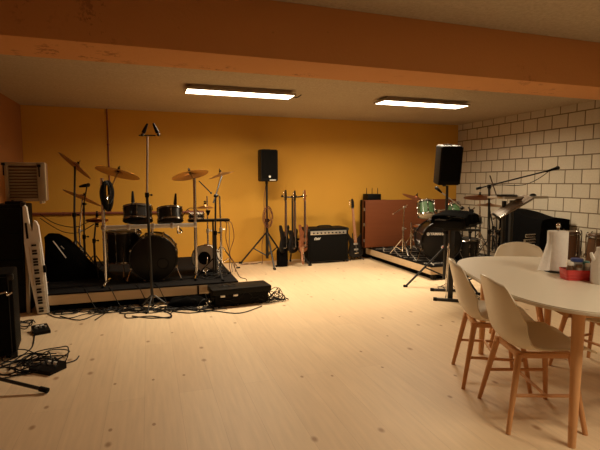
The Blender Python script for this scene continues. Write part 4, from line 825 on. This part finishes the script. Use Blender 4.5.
hp = at(533, 194, TY); g = MB(); g.sph((hp.x, TY, zsh + 0.004), 0.045, (1, .8, .6)); o = g.build('headphones', 'plastic')
for v in o.data.vertices: v.co.z = max(v.co.z, zsh + 0.001)
tag(recentre(o), 'small rounded black item beside laptop at the shelf end', 'gadget'); o.name = 'computer_mouse'
# slanted keyboard on the lower tier
s0, s1 = at(499.5, 218, 4.42), at(534, 198.5, 4.30)
sk = thing('keyboard', 'slim slanted keyboard with silver front edge below the laptop shelf', 'keyboard', tuple((s0 + s1) / 2))
dv = (s1 - s0); ln = dv.length; ex = dv.normalized(); ey = V((0.30, 0.85, 0.22)); ey = (ey - ex * ey.dot(ex)).normalized(); ez = ex.cross(ey)
if ez.z < 0: ez = -ez
Mx = Matrix(((ex.x, ey.x, ez.x, 0), (ex.y, ey.y, ez.y, 0), (ex.z, ey.z, ez.z, 0), (0, 0, 0, 1))); Mx.translation = (s0 + s1) / 2
g = MB(); g.box((0, 0.10, 0.0), (ln, 0.20, 0.026), M=Mx, bev=0.005); g.build('body', 'concrete', sk)
g = MB(); g.box((0, -0.004, 0.004), (ln, 0.010, 0.012), M=Mx, bev=0.002); g.build('front_rail', 'dimchrome', sk)
g = MB(); g.box((0, 0.11, 0.0135), (ln * 0.9, 0.12, 0.004), M=Mx, bev=0.002); g.build('key_bed', 'concrete', sk)
g = MB(); g.cyl(s0, s0 + V((-0.10, 0, 0.055)), 0.012); g.build('end_lever', 'darksteel', sk)

# ---- black draped piano along the block wall
pn = thing('covered_piano', 'bulky instrument under black cloth cover along the block wall', 'piano', (5.35, 5.2, 0))
def pf(u, v):
    """u along the length (far to near), v around the section"""
    y = 5.62 - 0.78 * u; hz = 0.930 - 0.10 * u + 0.012 * math.sin(7 * u); x0 = 5.09 + 0.03 * math.sin(math.pi * u); x1 = 5.60
    if v < 0.4: w_ = v / 0.4; return V((x0 - 0.03 * (1 - w_) + 0.018 * math.sin(17 * u) * (1 - w_), y, 0.04 + (hz - 0.06) * w_))
    if v < 0.75: w_ = (v - 0.4) / 0.35; return V((x0 + (x1 - x0) * w_, y, hz - 0.02 + 0.03 * math.sin(w_ * math.pi)))
    w_ = (v - 0.75) / 0.25; return V((x1 + 0.02 * w_, y, (hz - 0.02) * (1 - w_) + 0.04 * w_))
g = MB(); g.grid(pf, 30, 24)
for u_ in (0, 1):
    t = bmesh.new(); t.faces.new([t.verts.new(pf(u_, j / 24)) for j in range(25)]); g._add(t)
bmesh.ops.remove_doubles(g.bm, verts=g.bm.verts, dist=0.001); bmesh.ops.recalc_face_normals(g.bm, faces=g.bm.faces); g.build('cloth_cover', 'cloth', pn)
for x in (5.16, 5.52):
    for y in (4.92, 5.54): MB().cyl((x, y, 0), (x, y, 0.06), 0.03).build('caster', 'rubber', pn)
# pale box unit glimpsed between the stand and the covered piano
q = at(524, 239, 4.30)
bx = thing('mixer_unit', 'pale grey panelled unit glimpsed low before the black covered piano', 'mixer', (q.x, 4.30, 0))
MB().box((q.x, 4.32, 0.29), (0.22, 0.20, 0.56), bev=0.01).build('case_body', 'vinyl', bx)
for k, z in enumerate((q.z + 0.05, q.z - 0.01, q.z - 0.075)):
    pnl = MB().box((q.x - 0.01 * k, 4.205, z), (0.17 - 0.03 * (k == 0), 0.012, 0.042), bev=0.002).build('front_panel', 'silver', bx)
    for j in range(5): MB().cyl((q.x - .065 + j * .030, 4.20, z), (q.x - .065 + j * .030, 4.185, z), 0.009).build('knob', 'plastic', pnl)

# ---- congas by the wall
def conga(c, r, label):
    t = thing('conga', label, 'drum', c, 0, 'congas by the block wall'); h = 0.76; z0 = 0.0
    pr = [(r * .70, 0.0), (r * .78, .10), (r * 1.02, .34), (r * 1.08, .50), (r * .98, .68), (r * .94, h), (r * .88, h), (r * .92, .60), (r * .65, 0.02)]
    MB().lathe(pr, c=c, seg=36, close=True).build('shell', 'conga', t)
    MB().lathe([(0, h + .012), (r * .90, h + .012), (r * .97, h - .004), (r * .97, h - .02)], c=c, seg=36).build('skin', 'conga', t)
    MB().ring((c[0], c[1], h - 0.022), (0, 0, 1), r * 1.04, 0.011, 36).build('rim', 'dimchrome', t)
    MB().ring((c[0], c[1], .44), (0, 0, 1), r * 1.075, 0.006, 36).build('band', 'chrome', t)
    for k in range(6):
        a = R(60 * k + 20); d = V((math.cos(a), math.sin(a), 0)); g = MB(); C0 = V(c)
        g.tube([C0 + d * (r * .95) + V((0, 0, h + .022)), C0 + d * (r * 1.10) + V((0, 0, h + .012)), C0 + d * (r * 1.13) + V((0, 0, h - .06)), C0 + d * (r * 1.11) + V((0, 0, .50))], 0.006); g.box(C0 + d * (r * 1.10) + V((0, 0, .52)), (0.03, 0.03, 0.05), bev=0.006); g.build('tension_hook', 'dimchrome', t)
c_ = at(570, 235, 4.02); conga((c_.x, 4.02, 0.0), 0.105, 'brown conga drum with chrome hooks behind the red basket')
c_ = at(601, 235, 3.70); conga((c_.x, 3.70, 0.0), 0.125, 'brown conga drum with chrome hooks at right photo edge behind the white jug')

# ------------------------------------------------------------------ table
TC, TA = V((2.46, 2.16, 0)), R(-20)
tb = thing('dining_table', 'oval white-topped table on round wooden legs at right foreground', 'table', TC, TA)
def sup(a, b, n=2.9, k=72):
    return [(a * abs(math.cos(t)) ** (2 / n) * (1 if math.cos(t) >= 0 else -1), b * abs(math.sin(t)) ** (2 / n) * (1 if math.sin(t) >= 0 else -1)) for t in [2 * math.pi * i / k for i in range(k)]]
g = MB(); g.prism(sup(0.55, 0.82), 0.022, Matrix.Translation((0, 0, 0.723)), bev=0.005); g.build('tabletop', 'top', tb, local=True)
g = MB(); g.prism(sup(0.50, 0.76), 0.010, Matrix.Translation((0, 0, 0.712))); g.build('underside', 'ply', tb, local=True)
g = MB()
for sx in (-1, 1): g.box((sx * 0.27, 0, 0.685), (0.022, 1.16, 0.055), bev=0.003)
for sy in (-1, 1): g.box((0, sy * 0.57, 0.685), (0.52, 0.022, 0.055), bev=0.003)
g.build('apron', 'tableleg', tb, local=True)
for sx, sy in ((-1, -1), (-1, 1), (1, -1), (1, 1)):
    g = MB(); g.cyl((sx * .250, sy * .630, 0.0), (sx * .245, sy * .615, 0.712), 0.019, 0.031, seg=22); g.build('leg', 'tableleg', tb, local=True)

# ------------------------------------------------------------------ chairs (local: facing +Y)
def shell_f(u, v):
    s = 2 * u - 1
    P = [(.255, .430), (.215, .450), (.12, .447), (.02, .438), (-.08, .434), (-.15, .450), (-.195, .50), (-.222, .57), (-.242, .65), (-.262, .73), (-.280, .80), (-.285, .822)]
    W = [.180, .212, .232, .240, .240, .236, .230, .222, .208, .184, .152, .112]
    n = len(P) - 1; f = v * n; i = min(int(f), n - 1); t = f - i
    sm = lambda A: 0.5 * ((2 * A[i]) + (A[min(i + 1, n)] - A[max(i - 1, 0)]) * t + (2 * A[max(i - 1, 0)] - 5 * A[i] + 4 * A[min(i + 1, n)] - A[min(i + 2, n)]) * t * t + (3 * A[i] - A[max(i - 1, 0)] - 3 * A[min(i + 1, n)] + A[min(i + 2, n)]) * t ** 3)
    y = sm([q[0] for q in P]); z = sm([q[1] for q in P]); w = sm(W); back = max(0, min(1, (v - .40) / .25)); e = abs(s) ** 2.6
    mid = max(0, 1 - abs(v - .50) / .34)
    return V((s * w, y + e * (.075 * back * (1 - .45 * max(0, (v - .65) / .35))) + 0.02 * mid * e, z + e * ((1 - back) * (.028 if v > .12 else .01) + .035 * mid) - e * .03 * max(0, (v - .85) / .15)))
def make_chair(label, group):
    t = thing('dining_chair', label, 'chair', (0, 0, 0), 0, group)
    g = MB(); g.grid(shell_f, 22, 40); bmesh.ops.recalc_face_normals(g.bm, faces=g.bm.faces); o = g.build('seat_shell', 'shell', t, local=True, ang=80)
    md = o.modifiers.new('thickness', 'SOLIDIFY'); md.thickness = 0.009; md.offset = 0
    for s_ in (-1, 1): MB().box((s_ * .125, 0.01, .408), (0.034, .33, .030), bev=.006).build('side_rail', 'beech', t, local=True)
    for y in (.135, -.125): MB().box((0, y, .408), (.27, .034, .028), bev=.006).build('cross_rail', 'beech', t, local=True)
    ft = {}
    for sx in (-1, 1):
        for sy in (-1, 1):
            a, b = V((sx * .135, sy * .14 + .005, .415)), V((sx * .205, sy * .205, 0.0)); ft[sx, sy] = (a, b)
            MB().cyl(b, a, .0125, .0185, seg=16).build('leg', 'beech', t, local=True)
    at_h = lambda k, z: ft[k][1] + (ft[k][0] - ft[k][1]) * (z / .415)
    for sx in (-1, 1): MB().cyl(at_h((sx, -1), .20), at_h((sx, 1), .20), .0095, seg=12).build('stretcher', 'beech', t, local=True)
    MB().cyl((at_h((-1, -1), .20) + at_h((-1, 1), .20)) / 2, (at_h((1, -1), .20) + at_h((1, 1), .20)) / 2, .0095, seg=12).build('cross_stretcher', 'beech', t, local=True)
    return t
def face(fx, fy): return math.atan2(-fx, fy)
grp = 'white shell chairs around the oval table'
ch0 = make_chair('white shell chair on wooden legs nearest the camera, at left side of table', grp)
ch0.location = (2.05, 1.975, 0); ch0.rotation_euler = (0, 0, face(.945, -.33))
dup(ch0, (2.19, 2.46, 0), face(.88, -.47), 'white shell chair at the table further back, its back overlapped by the nearest chair')
dup(ch0, (2.88, 2.93, 0), face(-.66, -.75), 'white shell chair at the table\'s far end, only its rounded back top showing above')
dup(ch0, (2.86, 1.72, 0), face(-.94, .34), 'white shell chair across the table at right photo edge, mostly hidden by the table leg')
dup(ch0, (2.98, 2.30, 0), face(-.94, -.05), 'white shell chair at the far long side of the table behind the paper towel roll')

# ------------------------------------------------------------------ things on the table
TZ = 0.7455
def lz(q): return V((q.x, q.y, TZ))
q = lz(fl(556, 271.5, TZ))
ph = thing('paper_towel_holder', 'dark round paper towel holder with chrome post on the white table', 'holder', q)
MB().lathe([(0, 0), (.072, 0), (.074, .004), (.070, .010), (0, .012)], c=q, seg=36).build('base', 'darksteel', ph)
g = MB(); g.cyl(q + V((0, 0, .01)), q + V((0, 0, .305)), .008); g.sph(q + V((0, 0, .310)), .014, (1, 1, 1.3)); g.build('post', 'chrome', ph)
rl = thing('paper_towel_roll', 'upright white paper towel roll with loose sheet hanging at its left on the table', 'paper towel', q + V((0, 0, .0125)))
rr = .062
MB().lathe([(.020, 0), (rr, 0), (rr + .001, .003), (rr + .001, .257), (rr, .26), (.020, .26)], c=q + V((0, 0, .013)), seg=40, close=True).build('roll', 'paper', rl)
d_ = V((-_rt.x, -_rt.y, 0)).normalized(); n_ = V((_fw.x, _fw.y, 0)).normalized() * -1
def sheet(u, v):
    z = .013 + .258 * v; ext = (.075 * (1 - v) ** 1.1 + .004) * u; a = 0.006 * math.sin(5 * u + 3 * v)
    return q + d_ * (rr * .96 + ext) + n_ * (rr * .30 * (1 - u) + .008 + a + .02 * u * (1 - v)) + V((0, 0, z))
g = MB(); g.grid(sheet, 10, 14); o = g.build('loose_sheet', 'paper', rl); md = o.modifiers.new('thickness', 'SOLIDIFY'); md.thickness = .0012
# red basket
bq = lz(fl(577, 279, TZ)); BA = R(-24)
bk = thing('basket', 'small red plastic basket holding jars beside the paper towel roll', 'basket', bq, BA); L = dict(local=True)
def rrect(w, d, r_=.015, k=4):
    out = []
    for cx_, cy_, a0 in ((w / 2 - r_, d / 2 - r_, 0), (-w / 2 + r_, d / 2 - r_, 90), (-w / 2 + r_, -d / 2 + r_, 180), (w / 2 - r_, -d / 2 + r_, 270)):
        for i in range(k + 1): a = R(a0 + 90 * i / k); out.append((cx_ + r_ * math.cos(a), cy_ + r_ * math.sin(a)))
    return out
g = MB(); g.prism(rrect(.158, .098), .004); g.build('bottom', 'redplastic', bk, **L)
g = MB(); t = bmesh.new(); prof = [(0, 0), (1, .085), (1.03, .085), (1.03, .080), (.985, .0)]; rings = []
for s_, z in ((.93, 0), (1.0, .064), (1.045, .064), (1.045, .058), (1.02, .058), (.95, 0)):
    rings.append([t.verts.new((x * s_, y * s_, z)) for x, y in rrect(.172, .108)])
for A, B in zip(rings, rings[1:] + rings[:1]):
    for i in range(len(A)): j = (i + 1) % len(A); t.faces.new((A[i], A[j], B[j], B[i]))
bmesh.ops.recalc_face_normals(t, faces=t.faces); g._add(t); g.build('wall', 'redplastic', bk, **L)
for row in (.018, .036):
    g = MB(); g.tube([(x * 1.0 * (.965 + row * .6), y * (.965 + row * .6), row) for x, y in rrect(.172, .110, k=3)], .0025, closed=True, smooth=False, m=5); g.build('raised_band', 'redplastic', bk, **L)
Rb = Matrix.Rotation(BA, 3, 'Z')
def jar(x, y, r_, h, body, lid, label, lidr=None, z0=.006):
    p0 = bq + Rb @ V((x, y, z0)); t = thing('jar', label, 'jar', p0, 0, 'jars in the red basket')
    MB().lathe([(0, 0), (r_, 0), (r_, h * .82), (r_ * .85, h * .9), (r_ * .85, h), (0, h)], c=p0, seg=24).build('body', body, t)
    MB().lathe([(0, h), (lidr or r_, h), (lidr or r_, h + .016), ((lidr or r_) * .9, h + .019), (0, h + .019)], c=p0 + V((0, 0, .0005)), seg=24).build('lid', lid, t)
jar(.000, .012, .035, .102, 'glass', 'blue', 'cloudy jar with dark blue lid standing in the red basket')
jar(-.050, -.012, .020, .082, 'brown', 'print', 'small brown jar with white lid at left in the red basket')
jar(.052, .012, .021, .086, 'glass', 'teal', 'small jar with teal lid at right in the red basket')
jar(.045, -.030, .017, .078, 'glass', 'print', 'small pale jar with white lid at the front right in the red basket')
jar(-.010, -.032, .017, .072, 'glass', 'brown', 'tiny jar with brown lid at the front middle in the red basket')
# white jug
jq = lz(fl(601, 283.5, TZ)); jg = thing('jug', 'white jug with pouring spout at the right photo edge on the table', 'jug', jq)
MB().lathe([(0, 0), (.055, 0), (.058, .01), (.056, .12), (.048, .165), (.034, .195), (.034, .215), (0, .217)], c=jq, seg=36).build('body', 'white', jg)
g = MB(); a = jq + d_ * .045 + V((0, 0, .155)); g.tube([a - d_ * .015 - V((0, 0, .03)), a + d_ * .012, a + d_ * .024 + V((0, 0, .030))], .016, rf=lambda t_: 1 - .5 * t_); g.build('spout', 'white', jg)
g = MB(); g.tube([jq - d_ * .050 + V((0, 0, .16)), jq - d_ * .095 + V((0, 0, .15)), jq - d_ * .095 + V((0, 0, .07)), jq - d_ * .054 + V((0, 0, .04))], .009); g.build('handle', 'white', jg)

# ------------------------------------------------------------------ things on the floor by the left riser
fc = thing('flight_case', 'long flat black case lying on a heap of cables at the riser corner', 'case', (0.93, 4.93, 0))
g = MB(); g.box((0.93, 4.95, 0.075), (0.60, 0.26, 0.12), rot=(0, 0, 4), bev=0.01); g.build('lower_box', 'vinyl', fc)
g = MB(); g.box((0.93, 4.94, 0.170), (0.66, 0.30, 0.065), rot=(0, 0, 4), bev=0.012); g.build('lid', 'plastic', fc)
for x in (0.72, 0.86): g = MB(); g.box((x, 4.79 + (x - .93) * .07, 0.13), (0.05, 0.014, 0.022), bev=0.004); g.build('latch', 'steel', fc)
for x in (.70, 1.15): MB().box((x, 4.93, .0075), (.04, .2, .015)).build('foot', 'rubber', fc)
sbx = thing('soft_case', 'small black soft case on the floor before the left riser between stand and flat case', 'case', (0.36, 4.98, 0))
def lump(u, v):
    a = 2 * math.pi * u; b_ = v * math.pi / 2; rx, ry, rz = .20, .10, .095
    k = 1 + .07 * math.sin(5 * a + 3 * v)
    return V((.36 + rx * k * math.cos(a) * math.sin(b_) ** .6, 4.985 + ry * k * math.sin(a) * math.sin(b_) ** .6, .004 + rz * max(0, math.cos(b_)) ** .6 * (1 + .12 * math.sin(3 * a))))
g = MB(); g.grid(lump, 30, 10); bmesh.ops.remove_doubles(g.bm, verts=g.bm.verts, dist=.001); g.build('case_body', 'cloth', sbx)
MB().ring((.42, 4.885, .055), (0.1, 1, .2), .042, .005).build('handle', 'rubber', sbx)
def pedal(label, c, w, d, h, rz, name='pedal_box'):
    t = thing(name, label, 'pedal', c, R(rz))
    g = MB(); g.prism([(-d / 2, 0), (d / 2, 0), (d / 2, h), (-d / 2, h * .55)], w, Matrix.Translation((-w / 2, 0, 0)) @ Matrix(((0, 0, 1, 0), (1, 0, 0, 0), (0, 1, 0, 0), (0, 0, 0, 1))), bev=.003); g.build('case', 'plastic', t, local=True)
    for k in range(3):
        x = -w * .28 + k * w * .28; z = h * .80
        g = MB(); g.cyl((x, 0.01, z - .004), (x, .01, z + .010), .011); g.build('switch', 'steel', t, local=True)
    for k in range(2): g = MB(); g.box((-w * .14 + k * w * .28, d * .28, h * .94), (.028, .012, .004), rot=(20, 0, 0)); g.build('mark', 'print', t, local=True)
q = fl(48, 370); pedal('black foot pedal box with small switches beside the tangled cables', (q.x, q.y, 0), .20, .145, .05, -38)
q = fl(41, 332); pedal('small black box on the floor between the keytar and the tangled cables', (q.x, q.y, 0), .13, .17, .05, 20)
# ---- cables
def cable(label, pts, r_=.0045, m='cable', group=None):
    g = MB(); g.tube([V((p_[0], p_[1], max(p_[2], r_ + .0005))) for p_ in pts], r_, m=6); o = g.build('cable', m); return tag(recentre(o), label, 'cable', group)
def F(px, py, z=.006): p_ = fl(px, py, z); return (p_.x, p_.y, z)
def tangle(label, cx, cy, rx, ry, n, seed, m='cable', r_=.0045, z=.005, zs=.05, group=None, lead=(), tail=()):
    rnd = random.Random(seed); pts = list(lead); a = rnd.uniform(0, 6.28); x0, y0 = cx, cy
    for k in range(n * 7):
        a += .9 + rnd.uniform(-.12, .12)
        if k % 7 == 0: x0, y0, sx, sy = cx + rnd.uniform(-.45, .45) * rx, cy + rnd.uniform(-.45, .45) * ry, rx * rnd.uniform(.35, .75), ry * rnd.uniform(.35, .75)
        pts.append((x0 + sx * math.cos(a), y0 + sy * math.sin(a), z + zs * rnd.random() ** 3))
    return cable(label, pts + list(tail), r_, m, group)
G1 = 'tangled cables at lower left'; G2 = 'cables heaped round the flat case'; G3 = 'cables strewn before the left riser'
for i in range(4):
    q = F(26 + 3 * i, 368 - 3 * i); tangle('black cable tangled in loops on the floor beside the foot pedal box', q[0], q[1], .26, .24, 2, 20 + i, group=G1)
q = F(30, 325); tangle('black cable bunched on the floor below the white keytar', q[0] - .02, q[1], .14, .16, 3, 31)
cable('black cable running from the bunch below the keytar down to the tangled loops', [F(35, 330), F(33, 345), F(27, 352), F(18, 358), F(8, 365)])
cable('black cable running from the keytar foot to the left riser cables', [F(45, 312), F(55, 317), F(70, 318), F(85, 314), F(100, 312), F(112, 309), F(122, 308)])
for i, ps in enumerate(([F(52, 313), F(66, 309), F(84, 312), F(104, 307), F(126, 310), F(150, 313), F(176, 309), F(206, 312)], [F(60, 316), F(80, 320), F(98, 314), F(120, 311), F(140, 307), F(165, 310), F(190, 313), F(215, 309)],
                        [F(95, 320), F(104, 314), F(112, 309), F(125, 306), F(140, 311), F(158, 309), F(172, 316), F(152, 318), F(132, 316)], [F(125, 314), F(128, 318), F(150, 316), F(170, 318), F(172, 312), F(190, 309), F(215, 311), F(240, 313), F(262, 306)])):
    cable('black cable snaking along the floor before the left riser', ps, .005, group=G3)
for i in range(4): q = F(100 + 28 * i, 309.5 - .3 * i); tangle('black cable snaking along the floor before the left riser', q[0], q[1], .17, .08, 3, 50 + i, zs=.03, group=G3)
for i in range(9):
    q = F(217 + 6.5 * i, 305.5 - .6 * i); tangle('black cable heaped round the flat black case at the riser corner', q[0], q[1], .20, .08, 7, 70 + i, zs=.16, group=G2)
cable('thin cable curling on the floor right of the left riser corner', [F(232, 262), F(236, 270), F(240, 277), F(246, 279), F(247, 284), F(243, 286), F(252, 290), F(262, 292)], .004)
cable('cable lying along the wall foot from the left riser to the centre speaker', [F(224, 263), F(240, 262.5), F(252, 264), F(262, 262)], .004)
for i, x in enumerate((88, 113, 141, 160)):
    p_ = at(x, 293, 5.14)
    cable('black cable draped over the pale front edge of the left riser', [(p_.x - .05, 5.30, DZ + .008), (p_.x - .03, 5.20, DZ + .008), (p_.x - .01, 5.138, DZ - .004), (p_.x + .03, 5.13, .10), (p_.x + .07, 5.10, .03), (p_.x + .12, 5.04, .006)], .004, group='cables over the left riser edge')
for i in range(4): tangle('black cable lying in loops on the left riser beside the round drum', .66 + .07 * (i % 2), 5.42 + .12 * i, .17, .13, 3, 90 + i, z=DZ + .007, zs=.03, group='cables on the left riser')
for i, (x, m_) in enumerate(((226, 'redcable'), (228, 'greycable'), (231, 'redcable'))):
    a = at(x - 2, 222, 5.62); b_ = at(x + 3, 258, 5.7)
    cable(('red brown cable hanging from the tray end down to the riser, the left one', 'pale cable hanging from the tray end down to the riser', 'red brown cable hanging from the tray end down to the riser, the right one')[i],
          [(a.x - .02, 5.60, a.z + .015), (a.x + .03, 5.60, a.z - .02), (a.x + .02 + .02 * i, 5.62, .65), (b_.x - .03 * i, 5.66, .45), (b_.x, 5.68, .30), (b_.x + .01, 5.66, DZ + .008)], .0045, m_)
for i, (y0, y1) in enumerate(((214, 226), (218, 232))):
    cable('thin cable sagging between the pipe and the stands at far left, the %s one' % ('upper' if i == 0 else 'lower'), [at(40, y0, 7.40), at(52, y0 + 8, 7.3), at(64, y1, 7.1), at(76, y1 + 1, 6.9), at(86, y1 - 3, 6.7), at(94, y0 + 6, 6.5)], .006)
cable('curved cable looping beside the right rack tom of the left kit', [at(181, 222, 5.5), at(184, 214, 5.5), at(190, 208, 5.5), at(198, 211, 5.5), at(204, 220, 5.55)], .004)
q = F(446, 288); tangle('black cable curled on the floor behind the keyboard stand bars', q[0], q[1], .12, .16, 2, 120)
q = F(478, 300); tangle('black cable lying under the far end of the oval table', q[0], q[1], .16, .16, 3, 121)
tangle('thin cable lying over the top of the flat black case', .80, 4.92, .13, .07, 2, 131, z=.208, zs=.02, r_=.003)
for i in range(5): q = F(70 + 34 * i, 312 - .6 * i); tangle('black cable snaking along the floor before the left riser', q[0], q[1], .20, .09, 4, 150 + i, zs=.03, group=G3)
for i in range(3): q = F(20 + 10 * i, 372 - 4 * i); tangle('black cable tangled in loops on the floor beside the foot pedal box', q[0], q[1], .22, .16, 2, 160 + i, group=G1)

# ------------------------------------------------------------------ view
sc = bpy.context.scene
w = bpy.data.worlds.new('world'); sc.world = w; w.use_nodes = True; w.node_tree.nodes['Background'].inputs[0].default_value = (0.02, 0.012, 0.006, 1); w.node_tree.nodes['Background'].inputs[1].default_value = 0.5
sc.view_settings.view_transform = 'Standard'; sc.view_settings.look = 'None'; sc.view_settings.gamma = 1; sc.view_settings.use_curve_mapping = False
sc.view_settings.exposure = 0.1
try:
    sc.cycles.max_bounces = 10; sc.cycles.diffuse_bounces = 6
except Exception: pass
